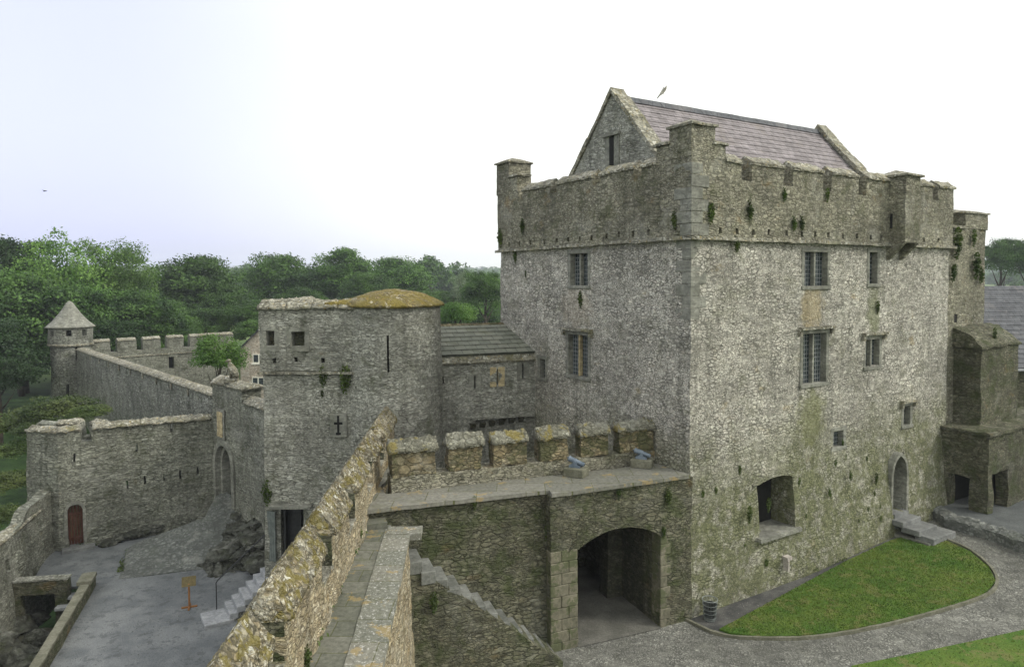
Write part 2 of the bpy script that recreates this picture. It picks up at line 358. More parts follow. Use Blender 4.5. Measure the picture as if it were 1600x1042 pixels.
def simple(name, c1, c2, sc=3, bump=.01, rough=.9, det=6, spec=.25, metal=0, bsc=None, spots=None):
    t = NT(name); g = t.n('NewGeometry').outputs['Position'] if name[0] != '_' else t.tc.outputs['Object']
    n = t.noise(g, sc, det, .62).outputs[0]; n2 = t.noise(g, bsc or sc*6, 6, .65).outputs[0]
    c = t.mix(t.step(n, .35, .68), c1, c2)
    c = t.mix(.8, c, t.mix(1.0, c, t.ramp(n2, [(.3, .6), (.72, 1.35)]), 'MULTIPLY'))
    if spots: c = t.mix(t.math('MULTIPLY', t.step(t.noise(g, spots[1], 5, .7).outputs[0], spots[2], spots[2]+.05), spots[3]), c, spots[0])
    t.col(c); t.b.inputs['Roughness'].default_value = rough; t.b.inputs['Specular IOR Level'].default_value = spec; t.b.inputs['Metallic'].default_value = metal
    t.bump(n2, bump); M[name] = t.mat; return t.mat
simple('gravel', (.13, .14, .145), (.205, .215, .215), .8, .03, bsc=24, spots=((.08, .085, .085), 2.3, .55, .55))
simple('terrace gravel', (.075, .082, .082), (.12, .128, .125), .9, .03, bsc=22)
simple('dark gravel', (.055, .056, .055), (.12, .118, .11), 1.6, .03, bsc=26, spots=((.4, .4, .4), 16, .66, .8))
simple('lawn grass', (.06, .13, .016), (.12, .17, .03), .9, .05, bsc=18, spots=((.17, .16, .06), 1.6, .55, .6))
t = NT('field grass'); g = t.n('NewGeometry').outputs['Position']; ln_ = t.n('VectorMath', {0: g}, operation='LENGTH').outputs['Value']
far_ = t.mix(t.step(t.noise(g, .012, 3).outputs[0], .4, .6), (.10, .17, .04), (.22, .27, .09)); near_ = t.mix(t.step(t.noise(g, .5, 5, .7).outputs[0], .35, .65), (.012, .03, .006), (.035, .075, .014))
t.col(t.mix(t.step(ln_, 90, 150), near_, far_)); t.bump(t.noise(g, 4, 6, .7).outputs[0], .15); M['field grass'] = t.mat
simple('slope grass', (.02, .045, .008), (.05, .09, .02), .35, .2, bsc=5)
stone('passage shade stone', [(.05, .05, .035), (.10, .095, .07), (.07, .07, .05), (.13, .125, .10)], (.03, .03, .02), sc=(3.2, 8.5), stain=(.03, .04, .015), stain_amt=.7, pale_amt=0)  # darker copy of the wall stone, the passage's shade put into its colour
simple('earth', (.06, .058, .04), (.10, .10, .07), 1.0, .04)
simple('step stone', (.14, .145, .14), (.22, .225, .215), 1.4, .01)
simple('court step stone', (.26, .27, .275), (.36, .365, .37), 1.4, .01)
simple('stair stone', (.12, .125, .11), (.23, .235, .215), 1.9, .01)
simple('plinth stone', (.12, .12, .085), (.19, .185, .14), 2.2, .02)
simple('cannon paint', (.10, .135, .175), (.17, .205, .25), 5, .003, .45, spec=.5)
simple('iron', (.012, .013, .014), (.03, .03, .032), 8, .002, .5, spec=.5)
simple('sign wood', (.20, .09, .03), (.30, .14, .05), 6, .004, .6)
simple('sign panel', (.11, .085, .035), (.15, .12, .05), 6, .002, .5)
simple('door wood', (.07, .027, .016), (.11, .045, .028), 4, .01, .6)
simple('grey wood', (.10, .115, .105), (.16, .18, .165), 4, .01, .7)
simple('white paint', (.72, .70, .60), (.8, .78, .68), 2, .002, .5)
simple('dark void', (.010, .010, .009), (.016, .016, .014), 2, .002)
simple('lead', (.20, .215, .22), (.29, .30, .305), 3, .004, .6)
simple('bark', (.035, .03, .02), (.075, .062, .045), 3, .05)
simple('pale limestone', (.34, .31, .28), (.48, .44, .39), 4, .01)
simple('galvanised', (.17, .19, .18), (.26, .28, .27), 3, .003, .5, spec=.5)
simple('gull feather', (.25, .24, .20), (.5, .48, .42), 8, .005)
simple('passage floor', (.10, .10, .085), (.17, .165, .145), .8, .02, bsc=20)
def paving(name, c1, c2, sc, lic, lam):
    t = NT(name); g = t.n('NewGeometry').outputs['Position']; ob = t.tc.outputs['Object']
    br = t.n('TexBrick', {'Vector': ob, 'Color1': c1, 'Color2': c2, 'Mortar': (.10, .105, .05), 'Scale': 1.0, 'Mortar Size': .012, 'Mortar Smooth': .3, 'Brick Width': sc[0], 'Row Height': sc[1], 'Bias': 0.0}, offset=.4)
    n2 = t.noise(g, 9, 6, .66).outputs[0]
    c = t.mix(1.0, br.outputs['Color'], t.ramp(n2, [(.3, .65), (.72, 1.3)]), 'MULTIPLY')
    c = t.mix(t.math('MULTIPLY', t.step(t.noise(g, 2.2, 5, .6).outputs[0], .5, .7), .4), c, (.12, .125, .075))
    c = t.mix(t.math('MULTIPLY', t.step(t.noise(g, 1.6, 5, .7).outputs[0], .58, .62), .55), c, (.33, .24, .09)) if lam > .1 else c
    c = t.mix(t.math('MULTIPLY', t.step(t.noise(g, 11.0, 7, .8).outputs[0], lic, lic+.1), lam), c, (.62, .61, .58))
    t.col(c); t.bump(t.math('ADD', t.math('MULTIPLY', br.outputs['Fac'], -.5), t.math('MULTIPLY', n2, .6)), .02); M[name] = t.mat
paving('flagstone', (.115, .12, .095), (.17, .17, .14), (1.3, .62), .66, .3)
paving('edge paving', (.15, .155, .125), (.21, .205, .17), (1.7, .9), .53, .75)
paving('walk paving', (.15, .15, .125), (.21, .205, .175), (1.5, .85), .63, .45)
def slate(name, c1, c2, mort, bw, rh, moss=None):
    t = NT(name); ob = t.tc.outputs['Object']; g = t.n('NewGeometry').outputs['Position']
    br = t.n('TexBrick', {'Vector': ob, 'Color1': c1, 'Color2': c2, 'Mortar': mort, 'Scale': 1.0, 'Mortar Size': .012, 'Mortar Smooth': .2, 'Brick Width': bw, 'Row Height': rh}, offset=.5)
    n2 = t.noise(g, 3, 6, .66).outputs[0]
    c = t.mix(1.0, br.outputs['Color'], t.ramp(n2, [(.3, .68), (.72, 1.3)]), 'MULTIPLY')
    c = t.mix(t.math('MULTIPLY', t.step(t.noise(ob, .7, 5, .7).outputs[0], .52, .66), .5), c, moss or (.16, .15, .15))
    c = t.mix(t.math('MULTIPLY', t.step(t.noise(g, 7, 6, .75).outputs[0], .62, .66), .5), c, (.42, .40, .38))
    t.col(c); t.b.inputs['Roughness'].default_value = .7; t.bump(t.math('ADD', t.math('MULTIPLY', br.outputs['Fac'], -1), t.math('MULTIPLY', n2, .2)), .02); M[name] = t.mat
slate('purple slate', (.17, .152, .155), (.26, .235, .24), (.10, .085, .095), .45, .34, (.24, .21, .19))
slate('grey slate', (.13, .14, .11), (.19, .195, .155), (.06, .065, .05), .5, .42, (.12, .125, .07))
slate('dark slate', (.075, .08, .09), (.11, .115, .125), (.04, .042, .048), .42, .32)
def glassm():
    t = NT('leaded glass'); g = t.n('NewGeometry').outputs['Position']
    t.col(t.ramp(t.noise(g, 3.5, 2).outputs[0], [(.35, (.018, .026, .028)), (.7, (.06, .075, .08))])); t.b.inputs['Roughness'].default_value = .12; t.b.inputs['Specular IOR Level'].default_value = .6
    t.bump(t.noise(g, 6, 2).outputs[0], .02, .6); M['glass'] = t.mat
glassm()
def leafm(name, c1, c2, tr=.22, rs=.4):
    t = NT(name); g = t.n('NewGeometry').outputs['Position']; oi = t.n('ObjectInfo').outputs['Random']
    n = t.noise(g, .4, 4, .6).outputs[0]; n2 = t.noise(g, 4, 2, .6).outputs[0]
    c = t.mix(t.step(n, .3, .7), c1, c2)
    c = t.mix(1.0, c, t.ramp(n2, [(.3, .55), (.7, 1.45)]), 'MULTIPLY')
    c = t.mix(1.0, c, t.ramp(oi, [(0, 1-rs*.6), (1, 1+rs*.5)]), 'MULTIPLY')
    t.col(c); t.b.inputs['Roughness'].default_value = .6; t.b.inputs['Specular IOR Level'].default_value = .3
    tl = t.n('BsdfTranslucent', {0: t.mix(1.0, c, (1.3, 1.5, .7), 'MULTIPLY')})
    ms = t.n('MixShader', {0: tr}); t.t.links.new(t.b.outputs[0], ms.inputs[1]); t.t.links.new(tl.outputs[0], ms.inputs[2]); t.t.links.new(ms.outputs[0], t.out.inputs[0])
    M[name] = t.mat
leafm('oak leaf', (.010, .034, .007), (.095, .185, .036)); leafm('ash leaf', (.045, .11, .018), (.16, .27, .06))
leafm('bush leaf', (.06, .14, .02), (.13, .24, .045)); leafm('wall plant leaf', (.035, .065, .012), (.10, .13, .035)); leafm('dark leaf', (.012, .035, .007), (.03, .07, .014))
leafm('willow leaf', (.12, .17, .10), (.2, .25, .16)); leafm('grass blade', (.055, .105, .014), (.12, .15, .032), .25)
simple('pier stone', (.12, .115, .08), (.20, .185, .135), 1.3, .02, bsc=9, spots=((.07, .085, .035), 1.6, .5, .7))
stone('merlon coping', [(.15, .145, .12), (.26, .25, .21), (.20, .19, .155), (.33, .32, .28)], (.06, .055, .04), sc=(4.5, 6), stain=(.22, .17, .03), stain_amt=.65, stain_at=(.53, .6), lich=[((.5, .49, .45), .55)], lich_at=(.6, .66), disp=.04, real=True)
# ============================================================ KEEP
KO = (5.93, 23.136); KU = Fr(KO, (.8504, .5261)); KV = Fr(KO, (-.5261, .8504))   # KU: right face; KV: s runs back along the left face
LS, LV = 16.4, 12.3
def kp(s, v, g=0): return (KO[0]+KU.u[0]*s+KV.u[0]*v, KO[1]+KU.u[1]*s+KV.u[1]*v)
class KL(Fr):                                            # left face, s = distance back from the corner, d outward
    def __init__(self, k): super().__init__(KO, KV.u); self.n = (-KU.u[0], -KU.u[1])
KLF = KL(0)
def gz(x, y):                                            # courtyard rises gently to the right
    s = (x-KO[0])*KU.u[0]+(y-KO[1])*KU.u[1]
    return .05*min(max(s, 0), 19)
def Wg(px, py):
    z = 0
    for _ in range(4): x, y = W(px, py, z); z = gz(x, y)
    return x, y
keep = thing('castle_keep', (*kp(8, 6), 0), 'great square stone keep with battlements and a steep purple slate roof, the tallest building', 'castle keep')
LT = 2*(LS+LV)
def batter(s, z):
    k = max(0.0, (4.9-z)/4.9)
    if s < LS: return k*(.10+.42*min(1, s/6))
    if s > LT-LV: return k*.1*(1-(LT-s)/LV)+.0
    return 0
kh = [(5.9, 7.45, 11.15, 12.45), (5.88, 7.45, 7.42, 9.35), (10.1, 10.8, 11.2, 12.5), (9.95, 11.05, 7.8, 8.95), (7.85, 8.65, 4.75, 5.4), (12.85, 13.5, 5.05, 5.9),
      (3.35, 5.3, 2.15, 4.2), (11.55, 12.8, 1.5, 4.1), (17.0-.6, 17.0-.6, 0, 0)]
kleft = [(5.45, 6.75, 11.2, 12.5), (5.45, 6.9, 7.5, 9.2)]
s0, z0 = KLF.sz(843, 590); s1, z1 = KLF.sz(853, 562); sideW = (min(s0, s1), max(s0, s1)+.05, z0, z1)
kleft.append(sideW)
wall = MB(); slab(wall, [kp(0, 0), kp(LS, 0), kp(LS, LV), kp(0, LV)], -1, 12.8, .85, holes=kh+[(LT-b, LT-a, c, d) for a, b, c, d in kleft], step=.5, off=batter, closed=True, jit=.02)
slot = (KLF.sz(1, 1))
keepwall = wall.build('wall', M['keep stone'], keep, smooth=True)
# parapet with embrasures and drain holes
emb = [(2.3, 2.82, 14.85, 16), (4.6, 5.1, 14.82, 16), (6.88, 7.42, 14.78, 16), (9.15, 9.72, 14.75, 16), (14.75, 15.15, 14.85, 16), (20, 20.6, 14.8, 16), (24, 24.6, 14.8, 16)]
embl = [(7.5, 7.95, 15.1, 16), (4.65, 5.1, 15.15, 16), (2.3, 2.7, 15.15, 16), (10.15, 10.5, 15.0, 16)]
drains = []
for px, py in [(1122, 362), (1148, 363), (1173, 364), (1198, 364), (1226, 366), (1249, 367), (1270, 367), (1291, 368), (1313, 369), (1335, 371), (1357, 372), (1374, 373), (1440, 374), (1462, 376)]:
    s, z = KU.sz(px, py); drains.append((s-.07, s+.07, 13.0, 13.2))
for px in (1016, 992, 969, 951, 928, 909, 890, 873, 853, 832, 815, 798):
    s, z = KLF.sz(px, 370); drains.append((LT-s-.07, LT-s+.07, 13.0, 13.2))
g = .1
par = MB(); P4 = [(KO[0]+KU.n[0]*g-KU.u[0]*g, KO[1]+KU.n[1]*g-KU.u[1]*g)]
P4 = [kp(-g, -g), kp(LS+g, -g), kp(LS+g, LV+g), kp(-g, LV+g)]
LT2 = LT+8*g
slab(par, P4, 12.86, 15.5, .62, holes=[(a+g, b+g, c, d) for a, b, c, d in emb]+[(a+g, b+g, c, d) for a, b, c, d in drains if a < 20]+[(a+8*g-g, b+8*g-g, c, d) for a, b, c, d in drains if a > 20]
     + [(LT2-b-g, LT2-a-g, c, d) for a, b, c, d in embl], step=.45, closed=True, jit=.022)
par.build('parapet', M['parapet stone'], keep, smooth=True)
c = MB(); 
for fr, a, b in ((KU, -.22, LS+.2), (KLF, -.22, LV+.2)): c.box(fr, a, b, -.1, .21, 12.76, 12.88)
c.build('string_course', M['coping stone'], keep, rough=(.4, .035, 1.6))
def merlon_caps(fr, edges, name='coping'):
    for a, b in edges:
        q = MB(); path(q, fr, a, b, .17, .60, 15.50, 15.78, .2, .03); q.build(name, M['coping stone'], keep)
merlon_caps(KU, [(1.5, 2.3), (2.82, 4.6), (5.1, 6.88), (7.42, 9.15), (9.72, 11.4), (12.55, 14.75), (15.15, 16.55)])
merlon_caps(KLF, [(1.5, 2.3), (2.7, 4.65), (5.1, 7.5), (7.95, 10.15)])
def turret_block(parent, name, s0, s1, v0, v1, z0, z1, mat='parapet stone', cap=.22):
    q = MB(); q.box(KU, s0, s1, -v1, -v0, z0, z1); q.build(name, M[mat], parent, rough=(.35, .03, 1.5))
    if cap:
        q = MB(); a = [(s0-.08, -v1-.08), (s1+.08, -v1-.08), (s1+.08, -v0+.08), (s0-.08, -v0+.08)]
        vs = [KU.p(s, d, z1) for s, d in a]+[KU.p(s, d, z1+.08) for s, d in a]+[KU.p((s0+s1)/2-.1, -(v0+v1)/2, z1+cap+.08), KU.p((s0+s1)/2+.1, -(v0+v1)/2, z1+cap+.08)]
        q.add(vs, [(3, 2, 1, 0), (0, 1, 5, 4), (1, 2, 6, 5), (2, 3, 7, 6), (3, 0, 4, 7), (4, 5, 9, 8), (5, 6, 9), (6, 7, 8, 9), (7, 4, 8)])
        q.build('turret_cap', M['coping stone'], parent, rough=(.3, .04, 2))
turret_block(keep, 'corner_turret', -.12, .96, -.12, .92, 15.48, 16.5)
turret_block(keep, 'turret_step', .95, 1.5, -.11, .5, 15.49, 15.95, cap=.12)
turret_block(keep, 'turret_step', -.11, .5, .91, 1.55, 15.49, 16.0, cap=.12)
turret_block(keep, 'corner_turret', -.12, 1.1, 11.25, 12.42, 15.48, 16.9)
turret_block(keep, 'turret_step', -.11, .5, 10.55, 11.26, 15.49, 16.2, cap=.12)
q = MB(); q.box(KU, .5, LS-.5, -LV+.5, -.5, 12.9, 13.0); q.build('wall_walk', M['lead'], keep)
q = MB()
for k in range(13):
    z = 10.1+k*.40
    if 12.5 < z < 12.9: continue
    a, b = (.72, .40) if k % 2 else (.42, .68); g_ = .115 if z > 12.8 else .012
    q.box(KU, -g_, a, -.02, g_, z, z+.385, jit=.006); q.box(KU, -g_, .02, -b, g_, z, z+.385, jit=.006)
q.build('corner_quoins', M['dressed stone'], keep, bevel=.012)
# garderobe box on the right face
q = MB(); q.box(KU, 11.4, 12.5, .05, .74, 12.9, 15.62); q.prismu(KU, [(.0, 12.2), (.16, 12.3), (.74, 12.9), (0, 12.9)], 11.4, 11.58); q.prismu(KU, [(.0, 12.2), (.16, 12.3), (.74, 12.9), (0, 12.9)], 12.32, 12.5)
gd = q.build('garderobe', M['parapet stone'], keep, rough=(.35, .025, 1.5))
q = MB(); q.box(KU, 11.385, 11.398, .12, .22, 13.5, 14.1); q.build('arrow_slit', M['dark void'], gd)
q = MB(); a = [(11.3, -.7), (12.6, -.7), (12.6, .86), (11.3, .86)]
q.add([KU.p(s, d, 15.6) for s, d in a]+[KU.p(s, d, 15.68) for s, d in a]+[KU.p(11.95, 0, 15.95)], [(3, 2, 1, 0), (0, 1, 5, 4), (1, 2, 6, 5), (2, 3, 7, 6), (3, 0, 4, 7), (4, 5, 8), (5, 6, 8), (6, 7, 8), (7, 4, 8)])
q.build('cap', M['coping stone'], gd, rough=(.3, .035, 2))
# windows
def window(parent, fr, s0, s1, z0, z1, lights=2, hood=False, mat='dressed stone', sill=True, deep=.24, mull=None):
    q = MB(); w_ = .075
    q.box(fr, s0-.1, s0+w_, -deep-.1, .015, z0-.02, z1+.02); q.box(fr, s1-w_, s1+.1, -deep-.1, .015, z0-.02, z1+.02)
    q.box(fr, s0-.12, s1+.12, -deep-.1, .03, z1, z1+.16); q.box(fr, s0-.12, s1+.12, -deep-.1, .06, z0-.12, z0+.015)
    f = q.build('window', M[mat], parent, bevel=.012)
    n = lights; ws = (s1-s0-2*w_)
    if n > 1:
        q = MB()
        for k in range(1, n): c = s0+w_+ws*k/n; q.box(fr, c-.05, c+.05, -deep+.02, -.06, z0+.01, z1+.005)
        q.build('mullion', M[mull or mat], f, bevel=.01)
    q = MB(); q.box(fr, s0+.05, s1-.05, -deep-.05, -deep, z0-.03, z1+.03, 0)
    a, b = s0+w_, s1-w_; k = a+.12
    while k < b-.03: q.box(fr, k-.008, k+.008, -deep, -deep+.012, z0, z1, 1); k += .14
    k = z0+.15
    while k < z1-.03: q.box(fr, a, b, -deep, -deep+.014, k-.008, k+.008, 1); k += .165
    q.build('pane', [M['glass'], M['lead']], f)
    if hood:
        q = MB(); q.box(fr, s0-.26, s1+.26, -.02, .2, z1+.17, z1+.27); q.box(fr, s0-.26, s0-.12, -.02, .14, z1-.05, z1+.168); q.box(fr, s1+.12, s1+.26, -.02, .14, z1-.05, z1+.168)
        q.build('hood_mould', M['coping stone'], f, rough=(.25, .015, 3))
    return f
window(keep, KU, 5.9, 7.45, 11.15, 12.45); window(keep, KU, 5.88, 7.45, 7.42, 9.35, hood=True)
window(keep, KU, 10.1, 10.8, 11.2, 12.5, 1); window(keep, KU, 9.95, 11.05, 7.8, 8.95, 2, hood=True)
window(keep, KU, 7.85, 8.65, 4.75, 5.4, 1); window(keep, KU, 12.85, 13.5, 5.05, 5.9, 1, hood=True)
window(keep, KLF, 5.45, 6.75, 11.2, 12.5, hood=False); window(keep, KLF, 5.45, 6.9, 7.5, 9.2, hood=True, mull='yellow dressed stone')
window(keep, KLF, *sideW, 1)
q = MB(); q.box(KU, 16.6-1.0, 16.75-1.0, .004, .014, 9.2, 9.75); 
# arches
def curve(s0, s1, zs, rise, kind='pointed', n=12):
    out = []
    w2 = (s1-s0)/2; c = (s0+s1)/2
    if kind == 'pointed':
        rr = (w2*w2+rise*rise)/(2*w2)                    # circle through springing and apex, centre on the springing line
        for k in range(n+1):
            t = -1+2*k/n; x = c+w2*t; cx = s0+rr if t <= 0 else s1-rr
            out.append((x, zs+math.sqrt(max(0, rr*rr-(x-cx)**2))))
    else:
        rr = (w2*w2+rise*rise)/(2*rise)
        for k in range(n+1):
            x = s0+2*w2*k/n; out.append((x, zs+rise-rr+math.sqrt(max(0, rr*rr-(x-c)**2))))
    return out
def arch_ring(q, fr, s0, s1, zb, zs, rise, wd, d0, d1, kind='pointed', n=12, jamb=True):
    cv = curve(s0, s1, zs, rise, kind, n); c = (s0+s1)/2
    co = curve(s0-wd, s1+wd, zs, rise+wd*1.15, kind, n)
    for k in range(n): q.prism(fr, [cv[k], cv[k+1], co[k+1], co[k]], d0, d1)
    if jamb: q.box(fr, s0-wd, s0, d0, d1, zb, zs); q.box(fr, s1, s1+wd, d0, d1, zb, zs)
    return q
def arch_fill(q, fr, s0, s1, zs, rise, zt, d0, d1, kind='pointed', n=12):
    cv = curve(s0, s1, zs, rise, kind, n)
    for k in range(n): q.prism(fr, [cv[k], cv[k+1], (cv[k+1][0], zt), (cv[k][0], zt)], d0, d1)
    return q
# door of the keep
q = MB(); arch_ring(q, KU, 11.67, 12.68, .6, 3.15, .75, .15, -.5, .33); dr = q.build('doorway', M['dressed stone'], keep, bevel=.01)
q = MB(); q.box(KU, 11.45, 12.9, -.62, -.45, 1.0, 4.3); q.build('door', M['iron'], dr)
q = MB(); q.box(KU, 11.65, 12.7, -.5, .42, .9, 1.5); q.build('threshold', M['step stone'], dr)
q = MB(); arch_fill(q, KU, 11.54, 12.81, 3.3, .72, 4.16, -.5, .07); q.build('arch_head', M['keep stone'], keep)
# big lower opening: sloping reveal and dark inside
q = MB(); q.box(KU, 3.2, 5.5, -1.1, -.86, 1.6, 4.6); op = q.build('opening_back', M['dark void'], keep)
q = MB(); q.box(KU, 3.3, 4.3, -.82, -.72, 2.1, 4.15); q.build('shade_shutter', M['dark void'], op)  # panel coloured black to carry the shade inside the opening
q = MB(); q.box(KU, 3.2, 5.5, -.83, .40, 2.02, 2.16); q.build('sill', M['dressed stone'], op, rough=(.4, .02, 2))
q = MB(); arch_ring(q, KU, 3.35, 5.3, 2, 4.05, .16, .24, -.3, .16, 'seg', 9, False); q.build('arch_head', M['keep stone'], keep, rough=(.3, .02, 2))
# roof and gables
RC, RH, ZE, ZR = 5.85, 5.1, 13.25, 19.0
for k, sg in ((0, 1.5), (1, 15.1)):
    q = MB(); q.prismu(KU, [(-RC-RH, ZE-.3), (-RC+RH, ZE-.3), (-RC+RH, ZE), (-RC, ZR), (-RC-RH, ZE)], sg, sg+.6)
    gb = q.build('gable', M['tower stone'], keep, rough=(.5, .015, 1))
    q = MB()
    for sgn in (1, -1):
        n = 16; base = [Vector(KU.p(sg-.07, -RC+sgn*RH*(1-t/n), ZE+(ZR-ZE)*t/n+.05)) for t in range(n+1)]
        for t in range(n):
            a, b = base[t], base[t+1]; e = Vector((KU.u[0], KU.u[1], 0))*.74; h = Vector((0, 0, .22+random.uniform(-.03, .05)))
            nrm_ = Vector((0, 0, 0)); q.add([a, a+e, b+e, b, a+h, a+e+h, b+e+h, b+h], [(0, 3, 2, 1), (4, 5, 6, 7), (0, 1, 5, 4), (1, 2, 6, 5), (2, 3, 7, 6), (3, 0, 4, 7)])
    q.build('gable_coping', M['coping stone'], gb, rough=(.4, .02, 2))
    if k == 0:
        sgf = Fr(kp(sg, 0), (KV.u[0], KV.u[1])); sgf.n = (-KU.u[0], -KU.u[1])
        q = MB(); q.box(sgf, 5.35, 6.25, .0, .05, 15.9, 17.5); fw = q.build('gable_window', M['dressed stone'], gb, bevel=.02)
        q = MB(); q.box(sgf, 5.66, 5.94, .052, .06, 16.1, 17.3); q.build('pane', M['dark void'], fw)
        q = MB(); q.box(sgf, 5.25, 6.35, .052, .16, 17.3, 17.42); q.build('hood_mould', M['dressed stone'], fw)
def roof_panel(name, mat, o, x, y, lx, ly, parent, row=.34):
    X = Vector(x).normalized(); Y = Vector(y).normalized(); Z = X.cross(Y)
    n = max(1, int(ly/row+.5)); r = ly/n; m = max(1, int(lx/.6)); vs = []; fs = []
    for j in range(n):
        for i in range(m+1):
            xx = lx*i/m; k = .012*noise.noise(Vector((xx*1.3, j*3.7, o[0])))
            vs += [(xx, j*r, .0), (xx, j*r-.01, .028+k), (xx, (j+1)*r, .004+k*.3)]
        b = j*(m+1)*3
        for i in range(m):
            a = b+i*3; fs += [(a, a+3, a+4, a+1), (a+1, a+4, a+5, a+2)]
    b = len(vs); vs += [(0, 0, -.08), (lx, 0, -.08), (lx, ly, -.08), (0, ly, -.08), (0, 0, 0), (lx, 0, 0), (lx, ly, 0), (0, ly, 0)]
    fs += [(b, b+3, b+2, b+1), (b, b+1, b+5, b+4), (b+1, b+2, b+6, b+5), (b+2, b+3, b+7, b+6), (b+3, b, b+4, b+7)]
    q = MB(); q.add(vs, fs); ob = q.build(name, mat, None, recalc=False)
    mw = Matrix(((X.x, Y.x, Z.x, o[0]), (X.y, Y.y, Z.y, o[1]), (X.z, Y.z, Z.z, o[2]), (0, 0, 0, 1)))
    og = ORG.get(parent.name, Vector((0, 0, 0))); ob.parent = parent; ob.matrix_local = Matrix.Translation(-og) @ mw
    return ob
for sgn in (1, -1):
    e = Vector(KU.p(2.1 if sgn > 0 else 15.1, -RC+sgn*RH, ZE-.12)); t = Vector(KU.p(2.1 if sgn > 0 else 15.1, -RC, ZR-.12))
    roof_panel('roof', M['purple slate'], e, Vector((KU.u[0], KU.u[1], 0))*sgn, t-e, 13.0, (t-e).length, keep)
q = MB(); q.prismu(KU, [(-RC-.16, ZR-.22), (-RC+.16, ZR-.22), (-RC+.05, ZR+.02), (-RC-.05, ZR+.02)], 2.1, 15.1); q.build('ridge', M['dark slate'], keep, rough=(.5, .015, 1.5))

# bird perched on the keep roof
bx = Vector(kp(4.35, RC)); bz = 18.98; BS0 = len(bpy.data.objects)
bd = thing('bird', (bx.x, bx.y, bz), 'small bird with raised wings leaping off the ridge of the purple slate roof', 'bird')
q = MB(); q.tube([(bx.x-.42, bx.y, bz+.30), (bx.x-.26, bx.y, bz+.47), (bx.x-.05, bx.y, bz+.66), (bx.x+.16, bx.y, bz+.84), (bx.x+.24, bx.y, bz+.96)], [.03, .05, .12, .08, .03], 8)
q.build('body', M['gull feather'], bd, smooth='all')
q = MB(); q.add([(bx.x-.1, bx.y-.04, bz+.66), (bx.x+.1, bx.y-.04, bz+.82), (bx.x+.26, bx.y-.5, bz+1.02), (bx.x+.05, bx.y-.32, bz+.84), (bx.x-.1, bx.y-.04, bz+.69), (bx.x+.1, bx.y-.04, bz+.85), (bx.x+.05, bx.y-.32, bz+.87)], [(0, 3, 2, 1), (4, 5, 2, 6), (0, 4, 6, 3), (3, 6, 2), (0, 1, 5, 4), (1, 2, 5)])
q.add([(bx.x-.1, bx.y+.04, bz+.66), (bx.x+.1, bx.y+.04, bz+.82), (bx.x+.12, bx.y+.5, bz+1.1), (bx.x+.0, bx.y+.3, bz+.9), (bx.x-.1, bx.y+.04, bz+.69), (bx.x+.1, bx.y+.04, bz+.85)], [(0, 1, 2, 3), (4, 3, 2, 5), (0, 3, 4), (0, 4, 5, 1), (1, 5, 2)])
q.build('wings', M['gull feather'], bd)
q = MB(); q.tube([(bx.x+.02, bx.y, bz+.62), (bx.x+.05, bx.y, bz+.3), (bx.x+.06, bx.y, bz)], .012, 5); q.build('legs', M['gull feather'], bd); bd.scale = (.62, .62, .75)
x, y, z = V(70, 299, 60)
bd = thing('bird', (x, y, z), 'tiny dark bird gliding alone in the pale sky above the left trees', 'bird')
q = MB(); q.tube([(x-.16, y, z), (x, y, z+.02), (x+.18, y, z+.03)], [.02, .05, .015], 6); q.build('body', M['iron'], bd, smooth='all')
q = MB(); q.add([(x-.05, y, z+.03), (x+.08, y, z+.04), (x+.02, y-.45, z+.1), (x+.02, y+.45, z+.1), (x, y, z+.06)], [(0, 2, 4), (2, 1, 4), (0, 4, 3), (4, 1, 3), (0, 1, 2), (0, 3, 1)]); q.build('wings', M['iron'], bd)

# ============================================================ lower tower right of the keep, buttress and ruined block
rt = thing('flanking_tower', (*kp(18.3, 2), 0), 'lower ivy-tufted stone tower joined to the right end of the tall keep', 'tower')
q = MB(); slab(q, [kp(16.42, .2), kp(20.15, .2), kp(20.15, 5), kp(16.42, 5)], 0, 13.75, .6, holes=[(.9, 1.25, 9.35, 9.75)], step=.5, closed=True, jit=.025,
             off=lambda s, z: (max(0, (9.8-z))*.22 if 3.8 < s < 8.4 else 0) + (0.0))
q.build('wall', M['parapet stone'], rt, smooth=True)
q = MB(); q.box(KU, 16.5, 20.2, -4.9, -.8, 13.2, 13.3); q.build('wall_walk', M['lead'], rt)
turret_block(rt, 'turret', 18.1, 20.2, .15, 2.2, 13.74, 14.45); 
q = MB(); q.box(KU, 16.45, 18.1, -.85, -.12, 13.74, 13.86); q.build('coping', M['coping stone'], rt, rough=(.3, .03, 2))
q = MB(); q.box(KU, 17.2, 17.75, -.3, -.21, 9.3, 9.8); q.build('window', M['dark void'], rt)
bt = thing('chimney_buttress', (*kp(19, 0), 0), 'broad stone buttress with a sloped cap rising against the wall right of the keep door', 'buttress')
q = MB(); q.box(KU, 17.4, 20.9, -.4, 1.0, 4.7, 8.25); q.build('shaft', M['dark stone'], bt, rough=(.25, .07, 1.3), smooth=True)
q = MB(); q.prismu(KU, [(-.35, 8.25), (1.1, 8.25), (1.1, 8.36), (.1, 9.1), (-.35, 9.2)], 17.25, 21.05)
q.build('weathered_cap', M['dark stone'], bt, rough=(.22, .08, 1.7), smooth=True)
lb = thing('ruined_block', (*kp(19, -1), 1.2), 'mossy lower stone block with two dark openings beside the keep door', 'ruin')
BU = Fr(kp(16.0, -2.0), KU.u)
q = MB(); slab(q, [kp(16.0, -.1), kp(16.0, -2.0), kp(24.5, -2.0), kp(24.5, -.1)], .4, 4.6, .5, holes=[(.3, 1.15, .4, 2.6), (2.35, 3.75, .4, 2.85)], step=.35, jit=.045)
q.build('wall', M['dark stone'], lb, smooth=True)
